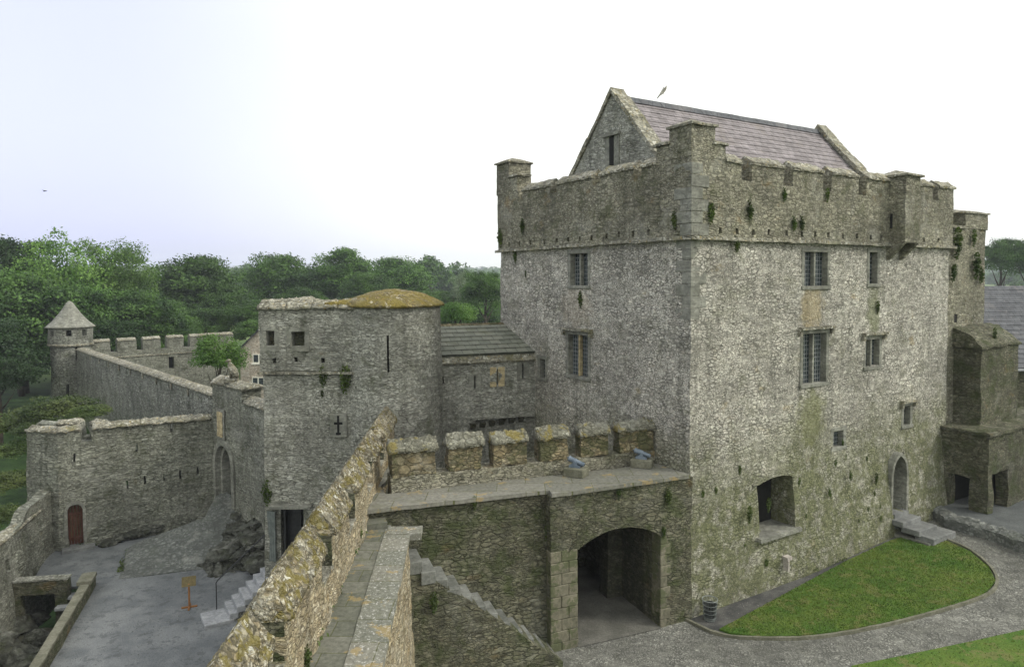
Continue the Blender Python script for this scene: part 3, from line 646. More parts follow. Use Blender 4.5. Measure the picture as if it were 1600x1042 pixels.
q = MB(); q.box(KU, 15.9, 24.5, -.1, 2.1, 4.6, 4.72); q.build('ledge', M['dark stone'], lb, rough=(.25, .06, 1.7), smooth=True)
q = MB(); q.box(KU, 16.6, 24, -.5, .25, .4, 4.5); q.build('shade_back', M['dark void'], lb)  # near-black backing puts the interior's shade behind both openings
# slate-roofed range at the far right
rg = thing('slate_roofed_range', (30, 41, 0), 'stone range under a dark blue-grey slate roof at the right edge of the photo', 'building')
RF = Fr((26.6, 38.6), (1, .12))
q = MB(); q.box(RF, 0, 12, -7, 0, 0, 6.4); q.build('wall', M['dark stone'], rg, rough=(.6, .03, 1))
e = Vector(RF.p(-.1, .35, 6.4)); t = Vector(RF.p(-.1, -3.6, 10.9)); roof_panel('roof', M['dark slate'], e, (RF.u[0], RF.u[1], 0), t-e, 12, (t-e).length, rg)
e = Vector(RF.p(11.9, -7.4, 6.4)); t = Vector(RF.p(11.9, -3.6, 10.9)); roof_panel('roof', M['dark slate'], e, (-RF.u[0], -RF.u[1], 0), t-e, 12, (t-e).length, rg)
q = MB(); q.tube([RF.p(-.1, .42, 6.3), RF.p(12, .42, 6.3)], .08, 8); q.tube([RF.p(.3, .15, 6.2), RF.p(.3, .15, 4), RF.p(.3, .15, 0)], .05, 6); q.build('gutter', M['lead'], rg)
# ============================================================ GATE WALL (cross wall with the cannons)
gw = thing('gate_wall', (1, 22, 0), 'mossy cross wall with a broad arched gateway and a paved battlement walk, joining the keep', 'wall')
A = Fr((-4.5, 19.55), (5.6, 1.85)); AL = math.hypot(5.6, 1.85)
GF = Fr((1.15, 21.0), (4.8, 1.97)); GL = math.hypot(4.8, 1.97)+.02
q = MB(); slab(q, [(-4.6, 19.52), (1.3, 21.46)], -.6, 4.86, 1.2, step=.16, jit=.03, off=lambda s, z: .03*(4.9-z)); q.build('wall', M['dark stone'], gw, smooth='all')
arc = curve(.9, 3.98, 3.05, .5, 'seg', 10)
q = MB(); slab(q, [(1.15, 21.0), GF.p(GL, 0, 0)[:2]], -.6, 4.86, 1.0, holes=[(.9, 3.98, -.6, 3.62)], step=.2, jit=.03); q.build('gate_front', M['dark stone'], gw, smooth=True)
q = MB(); arch_fill(q, GF, .9, 3.98, 3.05, .5, 3.64, -.98, .012, 'seg', 12); arch_ring(q, GF, .9, 3.98, 0, 3.05, .5, .36, -.6, .035, 'seg', 14, False); q.build('gate_arch', M['dark stone'], gw, rough=(.25, .02, 2))
q = MB()
for k in range(9):
    z = -.1+k*.36; c_ = .35+.25*(k % 2)
    q.box(GF, -.02, c_, -.3, .028, z, z+.35, jit=.006); q.box(GF, c_+.01, .915, -.3, .026, z, z+.35, jit=.006)
    q.box(GF, 3.965, 3.965+.26+.14*(k % 2), -.5, .03, z, z+.35, jit=.006)
q.build('pier_quoins', M['pier stone'], gw, bevel=.02)
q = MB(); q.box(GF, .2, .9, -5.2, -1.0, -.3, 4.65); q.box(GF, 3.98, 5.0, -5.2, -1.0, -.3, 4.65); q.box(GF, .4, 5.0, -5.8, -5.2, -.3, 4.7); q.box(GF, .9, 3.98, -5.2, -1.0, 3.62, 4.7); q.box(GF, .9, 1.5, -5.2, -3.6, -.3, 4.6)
q.box(GF, 3.4, 3.98, -3.0, -2.4, 0, 3.7); q.build('passage', M['passage shade stone'], gw, rough=(.5, .05, 1.2))
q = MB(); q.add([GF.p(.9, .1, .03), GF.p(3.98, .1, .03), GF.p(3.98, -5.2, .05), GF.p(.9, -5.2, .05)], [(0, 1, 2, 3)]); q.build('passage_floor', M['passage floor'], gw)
# merlon line
MF = Fr((-3.72, 21.12), (8.62, 3.27)); ML = 9.35
# walk paving
e0 = (-4.75, 19.3); wp = [(-4.75, 19.30), (1.12, 21.26), (1.18, 20.88), (5.88, 22.86), MF.p(ML, .15, 0)[:2], MF.p(-.2, .1, 0)[:2], MF.p(-.2, -.8, 0)[:2], (-3.4, 26.6), (-4.9, 26.6)]
q = MB(); q.poly(wp, 4.86, 4.98); q.build('walk_paving', M['walk paving'], gw, rough=(.35, .012, 2))
# battlement wall: base course, then a merlon at a time
q = MB(); slab(q, [MF.p(0, 0, 0)[:2], MF.p(ML, 0, 0)[:2]], 4.0, 5.42, .62, step=.2, jit=.025); q.box(MF, 0, 5.6, -.6, -.1, -.5, 4.2); q.build('breast_wall', M['parapet stone'], gw, smooth=True)
for a, b in [(0, 1.4), (1.83, 2.93), (3.33, 4.47), (4.93, 5.96), (6.46, 7.51), (7.94, 9.3)]:
    q = MB(); q.box(MF, a, b, -.48, -.01, 5.42, 6.28, jit=.03); mb_ = q.build('merlon', M['quoin stone'], gw, rough=(.18, .05, 1.9), smooth=True)
    q = MB(); path(q, MF, a-.05, b+.05, .06, .54, 6.26, 6.55+random.uniform(-.04, .04), .1, .045); q.build('coping', M['merlon coping'], mb_, smooth='all')
# stairs down into the courtyard
st = thing('stone_staircase', (-1, 20.5, 0), 'worn open stone staircase descending against the mossy cross wall towards the gateway', 'staircase')
N = 12; S0, S1 = 1.35, 5.75; zt, zb_ = 3.95, .25; ru = (S1-S0)/N; ri = (zt-zb_)/N
prof = [(S0-1.2, -.7), (S1+.2, -.7)]
top = []
for k in range(N-1, -1, -1):
    z = zt-ri*(k+1); top += [(S0+ru*(k+1), z-.14), (S0+ru*k, z-.14)]
q = MB()
pz = [(-.3, -.7), (S1+.1, -.7), (S1+.1, zb_-.1), (S0, zt-.32), (-.3, zt+.1)]
vs = [A.p(s_, .02, z_) for s_, z_ in pz]+[A.p(s_, .93+.08*max(0, zt-z_), z_) for s_, z_ in pz]
q.add(vs, [(0, 1, 2, 3, 4), (9, 8, 7, 6, 5)]+[(i, 5+i, 5+(i+1) % 5, (i+1) % 5) for i in range(5)])
q.build('side_wall', M['dark stone'], st, rough=(.35, .05, 1.3), smooth=True)
for k in range(N):
    z = zt-ri*(k+1); a, b = S0+ru*k-.03, S0+ru*(k+1)+.02
    q = MB(); dd = 1.0+random.uniform(-.07, .05); q.box(A, a, b, .0, dd, z-.36-random.uniform(0, .06), z, jit=.012); q.build('step', M['stair stone'], st, bevel=.018)
# cannons on their stone blocks
def cannon(px, py, rz, i):
    x, y = W(px, py, 5.0)
    fr = Fr((x, y), (math.cos(rz), math.sin(rz)))
    pb = thing('stone_block', (x, y, 4.98), ['squared mossy stone block under the left cannon, at the middle of the wall walk', 'squared mossy stone block under the right cannon, nearest the keep'][i], 'stone block', 'stone blocks carrying the cannons')
    q = MB(); q.box(fr, -.36, .36, -.26, .26, 4.97, 5.27); q.build('block', M['plinth stone'], pb, rough=(.2, .012, 3), bevel=.03)
    cn = thing('cannon', (x, y, 5.31), ['small blue-grey cannon on the left stone block at the middle of the wall walk', 'small blue-grey cannon on the right stone block nearest the keep'][i], 'cannon', 'cannons on the wall walk')
    ax = Vector((math.cos(rz), math.sin(rz), -.30)).normalized(); o = Vector((x, y, 5.58))
    pr = [(-.46, .0), (-.45, .035), (-.42, .045), (-.40, .02), (-.385, .09), (-.36, .135), (-.33, .14), (-.31, .125), (-.05, .118), (-.03, .128), (0, .128), (.02, .112), (.3, .088), (.33, .10), (.36, .105), (.38, .08), (.40, .09), (.43, .088), (.432, .045)]
    q = MB(); q.tube([o+ax*a for a, r in pr], [max(r, .004) for a, r in pr], 16); b_ = q.build('barrel', M['cannon paint'], cn, smooth=True)
    q = MB(); q.tube([o+ax*.432, o+ax*.436], .045, 12); q.build('muzzle', M['dark void'], b_)
    q = MB(); s_ = Vector((-ax.y, ax.x, 0)).normalized(); q.tube([o-s_*.17, o+s_*.17], .03, 8); q.build('trunnion', M['cannon paint'], b_)
    q = MB()
    for sg in (-1, 1): q.prism(fr, [(-.3, 5.31), (.26, 5.31), (.24, 5.40), (.08, 5.46), (.07, 5.57), (-.07, 5.59), (-.10, 5.48), (-.28, 5.42)], sg*.14-.02, sg*.14+.02)
    q.box(fr, -.2, -.12, -.12, .12, 5.34, 5.42); q.box(fr, .1, .18, -.12, .12, 5.33, 5.38); q.build('carriage', M['cannon paint'], cn); cn.scale = (.72, .72, .72); cn.location.z = 5.265
cannon(900, 742, R(-28), 0); cannon(1003, 728, R(-20), 1)

# ============================================================ RAMPART the camera looks along
ra = thing('rampart_wall', (-3.6, 14, 0), 'pale lichened rampart running from the foreground to the round tower, with a stepped parapet and flagged walk', 'wall')
RFm = Fr((-3.60, 8.6), (-.98, 17.4)); RFr = Fr((-3.60+.0, 8.6), (.98/17.4, -1)); 
# frame with outward (d>0) to the right of the photograph: direction must run towards the camera
o_ = RFm.p(17.6, 0, 0); RP = Fr((o_[0], o_[1]), (-RFm.u[0], -RFm.u[1]))     # outward right of travel = -x ; use negative d for the walk side
class Flip(Fr):
    def __init__(self, o, d): super().__init__(o, d); self.n = (self.u[1], -self.u[0])
PF = Fr((-3.60, 8.6), (-.98, 17.4))                     # runs away from the camera, outward right = +x
far = PF.p(18.2, 0, 0); near = PF.p(-7.5, 0, 0)
merl = [(-7.5, -3.3), (-2.5, 1.5), (2.45, 5.2), (6.2, 8.2), (9.2, 11.3), (12.3, 14.0), (15.0, 18.2)]
gaps = [(-3.3, -2.5), (1.5, 2.45), (5.2, 6.2), (8.2, 9.2), (11.3, 12.3), (14.0, 15.0)]
q = MB(); slab(q, [near[:2], far[:2]], 4.3, 6.12, .52, holes=[(a+7.5, b+7.5, 5.3, 7) for a, b in gaps], step=.09, jit=.03, off=lambda s, z: .05*(6.2-z))
q.build('parapet', M['rampart stone'], ra, smooth='all')
q = MB(); slab(q, [near[:2], far[:2]], -3, 4.4, .75, step=.5, jit=.03); q.build('outer_wall', M['barbican stone'], ra, smooth=True)
for a, b in merl:
    q = MB(); path(q, PF, a-.03, b+.05, .12, .60, 6.10, 6.60, .05, .02); q.build('coping', M['lichen coping'], ra, smooth='all')
for a, b in gaps:
    q = MB(); q.box(PF, a-.02, b+.02, -.58, .06, 5.28, 5.35); q.build('embrasure_sill', M['coping stone'], ra, rough=(.15, .015, 3))
    q = MB(); q.box(PF, b-.03, b+.02, -.545, .035, 5.35, 6.12); q.box(PF, a-.02, a+.03, -.545, .035, 5.35, 6.12); q.build('embrasure_cheek', M['dark stone'], ra, rough=(.12, .02, 3))
# flagged walk, edge paving and the inner face
rw = [PF.p(-7.5, -.1, 0)[:2], (-1.55, 1.2), (-2.30, 12.1), (-2.88, 19.25), PF.p(10.7, -.1, 0)[:2]]
iw0, iw1 = (-1.62, 1.2), (-2.90, 19.25)
IF = Fr(iw1, (iw0[0]-iw1[0], iw0[1]-iw1[1]))           # travels to the camera; outward right = -x
IG = Fr(iw0, (iw1[0]-iw0[0], iw1[1]-iw0[1]))           # travels away; outward right = +x
IL = math.hypot(iw1[0]-iw0[0], iw1[1]-iw0[1])
q = MB(); slab(q, [IG.p(0, -.02, 0)[:2], IG.p(IL, -.02, 0)[:2]], -1, 4.44, .6, step=.12, jit=.035, off=lambda s, z: .03*(4.5-z)); q.build('inner_face', M['rampart stone'], ra, smooth='all')
q = MB(); slab(q, [IG.p(IL, -.05, 0)[:2], (-4.6, 19.1)], -1, 4.44, .6, step=.3, jit=.03); q.build('end_face', M['dark stone'], ra, smooth=True)
def local_paving(name, mat, fr, s0, s1, d0, d1, z0, z1, parent, rough):
    q = MB(); L_ = Fr((0, 0), (1, 0)); q.box(L_, 0, s1-s0, -(d1-d0), 0, 0, z1-z0)
    ob = q.build(name, mat, None, rough=rough)
    o = fr.p(s0, d0, z0); X = fr.u; n = fr.n
    mw = Matrix(((X[0], -n[0]*-1, 0, o[0]), (X[1], -n[1]*-1, 0, o[1]), (0, 0, 1, o[2]), (0, 0, 0, 1)))
    og = ORG.get(parent.name, Vector((0, 0, 0))); ob.parent = parent; ob.matrix_local = Matrix.Translation(-og) @ mw
    return ob
q = MB(); fl = [PF.p(-7.6, -.05, 0)[:2], IG.p(-.3, -.55, 0)[:2], IG.p(IL-.1, -.5, 0)[:2], IG.p(IL+.35, -.55, 0)[:2], PF.p(11.0, -.05, 0)[:2]]
q.poly(fl, 4.40, 4.52); fo = q.build('flagstones', M['flagstone'], ra, rough=(.25, .012, 2.2))
q = MB(); q.box(IG, 0, IL, -.66, .04, 4.40, 4.545); q.box(IG, IL-.5, IL+.1, -.6, .35, 4.38, 4.565); q.build('edge_paving', M['edge paving'], ra, rough=(.2, .016, 2.2))
q = MB(); q.box(Fr((-4.62, 19.08), (1, .33)), .0, 1.1, -.35, .12, 4.5, 4.68); q.build('step', M['flagstone'], ra, rough=(.2, .012, 2))
# rounded end where the stair meets
# ============================================================ GATE TOWER (square block, round turret, link range)
tw = thing('gate_tower', (-7.5, 30, -2), 'big rubble tower, half square and half round, with a yellow mossy dome', 'tower')
TB = Fr((-10.02, 28.0), (3.98, -.08))
def tsz(px, py): return TB.sz(px, py)
holes = []
for (a, b, c_, d_) in [(417, 431, 540, 516), (456, 478, 541, 517)]:
    s0, z0 = tsz(a, c_); s1, z1 = tsz(b, d_); holes.append((s0, s1, z0, z1))
for px in (430, 464, 505):
    s, z = tsz(px, 562); holes.append((s-.07, s+.07, z-.1, z+.1))
s0, _ = tsz(438, 780); s1, _ = tsz(474, 780); tdoor = (s0, s1, .1, 2.3); holes.append(tdoor)
q = MB(); slab(q, [(-10.02, 28.0), (-6.0, 27.92), (-6.0, 34), (-10.02, 34)], -3, 10.45, .8, holes=holes, extra=(7.78, 7.84), step=.45, closed=True, jit=.035, off=lambda s, z: .10 if z > 7.8 else .012*(7.8-z))
q.build('wall', M['tower stone'], tw, smooth=True)
q = MB(); q.box(TB, .7, 3.3, -5.0, -.7, 9.7, 9.8); q.box(TB, .6, 3.4, -4.9, -.82, -2, -1.9); q.box(TB, .5, 3.4, -1.1, -.84, -1, 9.5); q.build('inner_shade', M['dark void'], tw)  # black surfaces added inside, painting the unlit interior behind the openings
q = MB(); q.box(TB, -.2, 4.0, -.05, .2, 7.72, 7.82); q.build('string_course', M['coping stone'], tw, rough=(.3, .03, 2))
for a, b in [(-.15, .95), (1.0, 2.0), (2.05, 3.05), (3.1, 4.0)]:
    q = MB(); path(q, TB, a, b, .22, .75, 10.42+random.uniform(-.02, .04), 10.72, .12, .05); q.build('coping', M['coping stone'], tw, smooth='all')
TS = Fr((-10.02, 34), (0, -1)); q = MB(); path(q, TS, 0, 6.0, .22, .75, 10.42, 10.7, .2, .05); q.build('coping', M['coping stone'], tw, smooth='all')
for h in holes[:2]:
    q = MB(); q.box(TB, h[0]-.16, h[0]+.02, -.25, .13, h[2]-.1, h[3]+.1); q.box(TB, h[1]-.02, h[1]+.16, -.25, .13, h[2]-.1, h[3]+.1); q.box(TB, h[0]-.16, h[1]+.16, -.25, .135, h[3]-.01, h[3]+.16); q.box(TB, h[0]-.18, h[1]+.18, -.25, .15, h[2]-.2, h[2]+.01)
    f = q.build('window', M['dressed stone'], tw, rough=(.2, .012, 3))
    q = MB(); q.box(TB, h[0]-.05, h[1]+.05, -.35, -.3, h[2], h[3]); q.build('recess', M['dark stone'], f)
# cross-shaped loop in a dressed slab
s0, z0 = tsz(517, 682); s1, z1 = tsz(543, 646)
q = MB(); q.box(TB, s0, s1, .02, .14, z0, z1); f = q.build('arrow_loop', M['dressed stone'], tw, bevel=.02)
cx = (s0+s1)/2; q = MB(); q.box(TB, cx-.045, cx+.045, .142, .15, z0+.12, z1-.06); q.box(TB, cx-.17, cx+.17, .142, .151, z1-.42, z1-.32); q.box(TB, cx-.1, cx+.1, .142, .1505, z0+.1, z0+.2)
q.build('slot', M['dark void'], f)
# door at the foot
dd = tdoor
q = MB(); q.box(TB, dd[0]-.35, dd[1]+.4, -.1, .35, 2.3, 2.42); dw = q.build('doorway', M['dressed stone'], tw, rough=(.3, .012, 2))
q = MB(); q.box(TB, dd[0]+.05, dd[1], -.4, -.34, .1, 2.3); q.box(TB, dd[0]+.12, dd[0]+.2, -.34, .0, .1, 2.28); q.box(TB, dd[1]-.25, dd[1]-.17, -.34, -.2, .1, 2.28); q.build('door', M['iron'], dw)
q = MB(); GT = Fr(TB.p(dd[0]-.32, .12, 0)[:2], (1, -.5))
for k in range(5): q.box(GT, -.35+.11*k, -.35+.11*k+.1, -.02, .03, .1, 2.15)
q.build('plank_panel', M['grey wood'], dw)
# round part
RC_ = (-4.95, 29.15); RR = 1.95; pts = [(RC_[0]+RR*math.cos(a), RC_[1]+RR*math.sin(a)) for a in [R(-200)+2*math.pi*k/30 for k in range(30)]]
cl = 2*RR*math.sin(math.pi/30)*30; sl = cl*((200-90)/360)+.09
q = MB(); slab(q, pts, -1, 10.42, .7, holes=[(sl-.045, sl+.045, 7.85, 9.3)], step=.42, zstep=.5, closed=True, jit=.02, off=lambda s, z: .015*(10-z)); q.build('turret', M['tower stone'], tw, smooth=True)
q = MB(); q.box(WF, RC_[0]-1.0, RC_[0]+1.0, -(RC_[1]+.6), -(RC_[1]-1.2), 0, 9.9); q.build('inner_shade', M['dark void'], tw)  # black core painting the shade behind the arrow slit
prof = [(2.06, 10.38), (2.12, 10.43), (2.1, 10.48), (1.8, 10.66), (1.4, 10.84), (1.0, 10.97), (.5, 11.06), (.02, 11.09)]
q = MB(); q.lathe(RC_, prof, 40); q.add([(-7.5, 27.86, 10.58), (-6.0, 27.8, 10.56), (-5.2, 28.6, 10.9), (-5.2, 30.3, 10.95), (-7.5, 30.3, 10.6), (-7.5, 27.86, 10.40), (-6.0, 27.8, 10.38), (-5.2, 28.6, 10.4)], [(0, 1, 2), (0, 2, 3, 4), (0, 5, 6, 1), (1, 6, 7, 2)])
q.build('domed_roof', M['mossy roof stone'], tw, rough=(.18, .045, 2.5), smooth='all')
q = MB()
for a in (R(-118), R(-60)): q.box(Fr((RC_[0]+RR*1.0*math.cos(a), RC_[1]+RR*math.sin(a)), (-math.sin(a), math.cos(a))), -.0, .0+.001, 0, .001, 8, 8.001)
# link range between tower and keep
lk = thing('link_range', (-1.2, 32, 0), 'low stone range with a mossy grey slate roof between the round tower and the keep', 'building')
LF = Fr((-3.3, 29.6), (4.28, 1.5)); LLn = math.hypot(4.28, 1.5)
lh = []
for px, y0, y1, w2 in [(742, 608, 588, .04), (777, 600, 577, .04), (817, 591, 567, .04)]:
    s, z0 = LF.sz(px, y0); _, z1 = LF.sz(px, y1); lh.append((s-w2, s+w2, z0, z1))
s, z = LF.sz(687, 594); lh.append((s-.14, s+.14, z-.16, z+.16))
q = MB(); slab(q, [LF.p(-.6, 0, 0)[:2], LF.p(LLn+.6, 0, 0)[:2]], -1, 7.85, .6, holes=[(a+.6, b+.6, c, d) for a, b, c, d in lh], step=.4, jit=.03, off=lambda s, z: .01*(8-z)); q.build('wall', M['tower stone'], lk, smooth=True)
q = MB(); q.box(LF, -.5, LLn+.5, -.9, -.64, -1, 7.9); q.build('inner_shade', M['dark void'], lk)  # black backing painting the shade behind the loops
q = MB(); q.prismu(LF, [(-.5, 7.83), (.08, 7.83), (.12, 7.9), (-.02, 8.22), (-.5, 8.26)], -.5, LLn+.3); q.build('eaves_course', M['coping stone'], lk, rough=(.3, .02, 2))
e = Vector(LF.p(-.5, .06, 8.24)); t = Vector(LF.p(-.5, -2.6, 9.35)); roof_panel('roof', M['grey slate'], e, (LF.u[0], LF.u[1], 0), t-e, LLn+2.4, (t-e).length, lk, .42)
e = Vector(LF.p(LLn+1.9, -5.2, 8.24)); t = Vector(LF.p(LLn+1.9, -2.6, 9.35)); roof_panel('roof', M['grey slate'], e, (-LF.u[0], -LF.u[1], 0), t-e, LLn+2.4, (t-e).length, lk, .42)
q = MB(); q.prismu(LF, [(-2.75, 9.28), (-2.45, 9.28), (-2.6, 9.42)], -.5, LLn+1.3); q.build('ridge', M['quoin stone'], lk, rough=(.3, .015, 2))
a, b, c_, d_ = lh[1]; q = MB(); q.box(LF, a-.3, a-.0, -.1, .03, c_-.12, d_+.1); q.box(LF, b, b+.3, -.1, .03, c_-.12, d_+.1); q.build('loop_surround', M['yellow dressed stone'], lk, bevel=.01)
for i in (0, 2):
    a, b, c_, d_ = lh[i]; q = MB(); q.box(LF, a-.25, a, -.1, .025, c_-.05, d_+.1); q.box(LF, b, b+.25, -.1, .025, c_-.05, d_+.1); q.build('loop_surround', M['dressed stone'], lk, bevel=.01)
for k in range(6):                                       # corbels of a vanished machicolation
    px = 738+k*15; s, z = LF.sz(px, 661-k*2.2); q = MB(); q.prismu(LF, [(-.05, z-.28), (.12, z-.22), (.3, z), (-.05, z)], s-.12, s+.1); q.build('corbel', M['dark stone'], lk, rough=(.15, .015, 3))
s0, z0 = LF.sz(735, 655); s1, z1 = LF.sz(826, 642); q = MB(); q.box(LF, s0, s1+.2, -.05, .3, z0, z0+.1); q.build('corbel_ledge', M['tower stone'], lk, rough=(.25, .02, 2))

# ============================================================ BARBICAN: gate, curved wall, corner turret, door
bb = thing('barbican_gatehouse', (-13, 34, -2), 'tall weathered wall with an arched gateway and bird statue turret left of the big tower', 'gatehouse')
J = (-16.35, 37.8); Q1 = (-13.8, 35.6); Q2 = (-10.0, 31.3)
BG = Fr(J, (Q1[0]-J[0], Q1[1]-J[1])); BGL = math.hypot(Q1[0]-J[0], Q1[1]-J[1])
ga, _ = BG.sz(339, 760); gb_, _ = BG.sz(364, 760)
BO = math.hypot(Q2[0]-Q1[0], Q2[1]-Q1[1])
q = MB(); slab(q, [J, Q1, Q2], -4, 5.3, .9, holes=[(ga, gb_, -.75, 2.9)], step=.4, jit=.04, zmap=None); q.build('wall', M['barbican stone'], bb, smooth=True)
q = MB(); q.box(BG, 0.05, BGL-.1, -1.0, .03, 5.2, 6.0); q.build('turret', M['barbican stone'], bb, rough=(.35, .03, 1.5))
q = MB(); path(q, BG, -.1, BGL*.42, .12, 1.1, 5.98, 6.32, .15, .04); path(q, BG, BGL*.5, BGL+.1, .14, 1.15, 5.95, 6.18, .15, .04); q.build('turret_cap', M['coping stone'], bb, smooth='all')
OB = Fr(Q1, (Q2[0]-Q1[0], Q2[1]-Q1[1])); q = MB(); path(q, OB, .1, BO, .12, .95, 5.28, 5.55, .2, .05); q.build('coping', M['coping stone'], bb, smooth='all')
q = MB(); arch_ring(q, BG, ga+.04, gb_-.04, -.6, 1.7, .95, .3, -.7, .10, n=12); dg = q.build('gateway', M['dressed stone'], bb, bevel=.01)
q = MB(); arch_ring(q, BG, ga+.22, gb_-.22, -.6, 1.6, .85, .2, -.7, -.2, n=12); q.build('inner_order', M['dressed stone'], dg, bevel=.01)
q = MB(); arch_fill(q, BG, ga, gb_, 1.7, .9, 2.95, -.8, -.01, n=12); q.build('arch_head', M['barbican stone'], bb)
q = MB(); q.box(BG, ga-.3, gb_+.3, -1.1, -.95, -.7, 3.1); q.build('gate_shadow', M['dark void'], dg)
s0, z0 = BG.sz(341, 684); s1, z1 = BG.sz(352, 640); q = MB(); q.box(BG, s0, s1, .03, .10, z0, z1); pn = q.build('heraldic_panel', M['dressed stone'], bb, bevel=.02)
q = MB(); q.box(BG, s0+.14, s1-.14, .102, .13, z0+.15, z1-.15); q.build('inset', M['yellow dressed stone'], pn, rough=(.12, .02, 6))
# bird statue on the turret
sx, sy, sz_ = BG.p(BGL*.46, -.3, 6.05)
sb = thing('bird_statue', (sx, sy, sz_), 'weathered stone statue of a bird perched on top of the gatehouse turret', 'statue')
q = MB(); q.box(Fr((sx, sy), (1, 0)), -.34, .34, -.22, .22, 6.06, 6.26); q.build('base', M['coping stone'], sb, rough=(.15, .02, 3))
q = MB(); q.tube([(sx+.30, sy, 6.28), (sx+.22, sy, 6.48), (sx+.08, sy, 6.70), (sx-.02, sy, 6.90), (sx-.08, sy, 7.06), (sx-.10, sy, 7.16)], [.06, .15, .22, .19, .11, .08], 10); q.blob((sx-.12, sy, 7.22), (.12, .1, .1), 2, .1)
q.tube([(sx-.2, sy, 7.22), (sx-.3, sy, 7.16), (sx-.31, sy, 7.10)], [.05, .03, .008], 6); q.tube([(sx-.02, sy+.06, 6.58), (sx-.05, sy+.06, 6.28)], .045, 6); q.tube([(sx-.02, sy-.08, 6.58), (sx-.05, sy-.08, 6.28)], .045, 6)
q.build('body', M['coping stone'], sb, smooth='all')
for sg in (-1, 1):
    q = MB(); q.tube([(sx-.04, sy+sg*.17, 6.90), (sx+.12, sy+sg*.24, 6.73), (sx+.27, sy+sg*.16, 6.46), (sx+.36, sy+sg*.08, 6.30)], [.06, .1, .08, .02], 8); q.build('wing', M['coping stone'], sb, smooth='all')
# curved outer wall
bw = thing('barbican_wall', (-20, 36.5, -2), 'long grey coursed wall with small loops and the red wooden door, closing the lower court', 'wall')
C0 = (-25.2, 37.2); C1 = (-24.55, 34.9); C2 = (-22.75, 34.55); 
bp = [C0, C1, C2, (-19.6, 36.4), J]
BB = Fr(C2, (-19.6-C2[0], 36.4-C2[1])); BC = Fr((-19.6, 36.4), (J[0]+19.6, J[1]-36.4))
cum = [0]
for a, b in zip(bp, bp[1:]): cum.append(cum[-1]+math.hypot(b[0]-a[0], b[1]-a[1]))
def bsz(px, py):
    s, z = BB.sz(px, py)
    if s < cum[3]-cum[2]: return cum[2]+s, z
    s, z = BC.sz(px, py); return cum[3]+s, z
hb = []
d0, _ = bsz(107, 850); d1, _ = bsz(131, 850); hb.append((d0, d1, -2.05, .25))
for px, py in [(118, 715), (213, 700), (268, 668), (198, 757), (227, 750), (256, 746), (283, 741), (310, 735)]:
    s, z = bsz(px, py); hb.append((s-.05, s+.05, z-.22, z+.22))
ez = cum[2]+.4
q = MB(); slab(q, bp, -4, 4.0, .8, holes=hb+[(1.0, 1.5, 3.55, 5), (cum[2]-.35, cum[2]-.2, 3.9, 5), (cum[2]+1.0, cum[2]+1.45, 3.35, 5)], step=.32, jit=.045, off=lambda s, z: .035*max(0, 3-z)); q.build('wall', M['barbican stone'], bw, smooth=True)
q = MB()
for a, b, s0, s1 in [(C2, (-19.6, 36.4), 1.5, cum[3]-cum[2]), ((-19.6, 36.4), J, 0, cum[4]-cum[3]-.1), (C2, (-19.6, 36.4), -.05, 1.0)]:
    path(q, Fr(a, (b[0]-a[0], b[1]-a[1])), s0, s1, .1, .85, 4.0, 4.2, .2, .06)
path(q, Fr(C1, (C2[0]-C1[0], C2[1]-C1[1])), 0, cum[2]-cum[1], .1, .85, 4.0, 4.16, .2, .06); q.build('coping', M['coping stone'], bw, smooth='all')
TRN = Fr((-24.4, 36.6), (2.2, 0.1)); q = MB(); slab(q, [(-24.3, 36.9), (-22.3, 37.2), (-21.6, 36.4)], 1, 3.95, .5, holes=[(1.2, 1.6, 3.2, 5)], step=.35, jit=.04); q.build('turret_back', M['barbican stone'], bw, smooth=True)
q = MB(); path(q, Fr((-24.3, 36.9), (2, .3)), 0, 1.15, .1, .6, 3.93, 4.12, .2, .05); path(q, Fr((-22.6, 37.15), (1, -.7)), 0, .9, .1, .6, 3.93, 4.12, .2, .05); q.build('coping', M['coping stone'], bw, smooth='all')
# red door
DF = Fr(BB.p(d0-cum[2], .0, 0)[:2], BB.u); dw_ = d1-d0
q = MB(); arch_fill(q, DF, 0, dw_, -.05+.0, .28, .3, -.5, .02, n=8); arch_ring(q, DF, .0, dw_, -2.05, -.05, .28, .14, -.3, .2, n=8, jamb=True); dr2 = q.build('doorway', M['dressed stone'], bw, rough=(.3, .012, 2))
q = MB()
for k in range(5): q.box(DF, dw_*k/5+.008, dw_*(k+1)/5-.008, -.2, -.12, -2.0, .28)
q.box(DF, .02, dw_-.02, -.12, -.09, -1.6, -1.48); q.box(DF, .02, dw_-.02, -.12, -.09, -.35, -.23); q.build('door', M['door wood'], dr2)
q = MB(); q.box(DF, -.25, dw_+.5, -.2, .75, -2.1, -1.86); q.build('doorstep', M['step stone'], dr2, rough=(.25, .02, 2))
# rubble footing along the wall
def boulder_line(name, pts, n, parent, zf, mat='bedrock', r=(.18, .42)):
    for k in range(n):
        t = k/(n-1)*(len(pts)-1); i = min(int(t), len(pts)-2); f = t-i
        x = pts[i][0]+(pts[i+1][0]-pts[i][0])*f+random.uniform(-.12, .12); y = pts[i][1]+(pts[i+1][1]-pts[i][1])*f+random.uniform(-.12, .12); z = zf(x, y)
        rr = random.uniform(*r); parent.blob((x, y, z+rr*.1), (rr, rr*.8, rr*.6), 2, .5, 1.6)
q = MB(); boulder_line('', [W(160, 852, -2), W(210, 838, -1.9), W(260, 822, -1.7), W(325, 796, -1.3)], 34, q, lambda x, y: -2+max(0, (y-35))*.22); rf_ = q.build('rock_footing', M['bedrock'], bw, smooth=True)
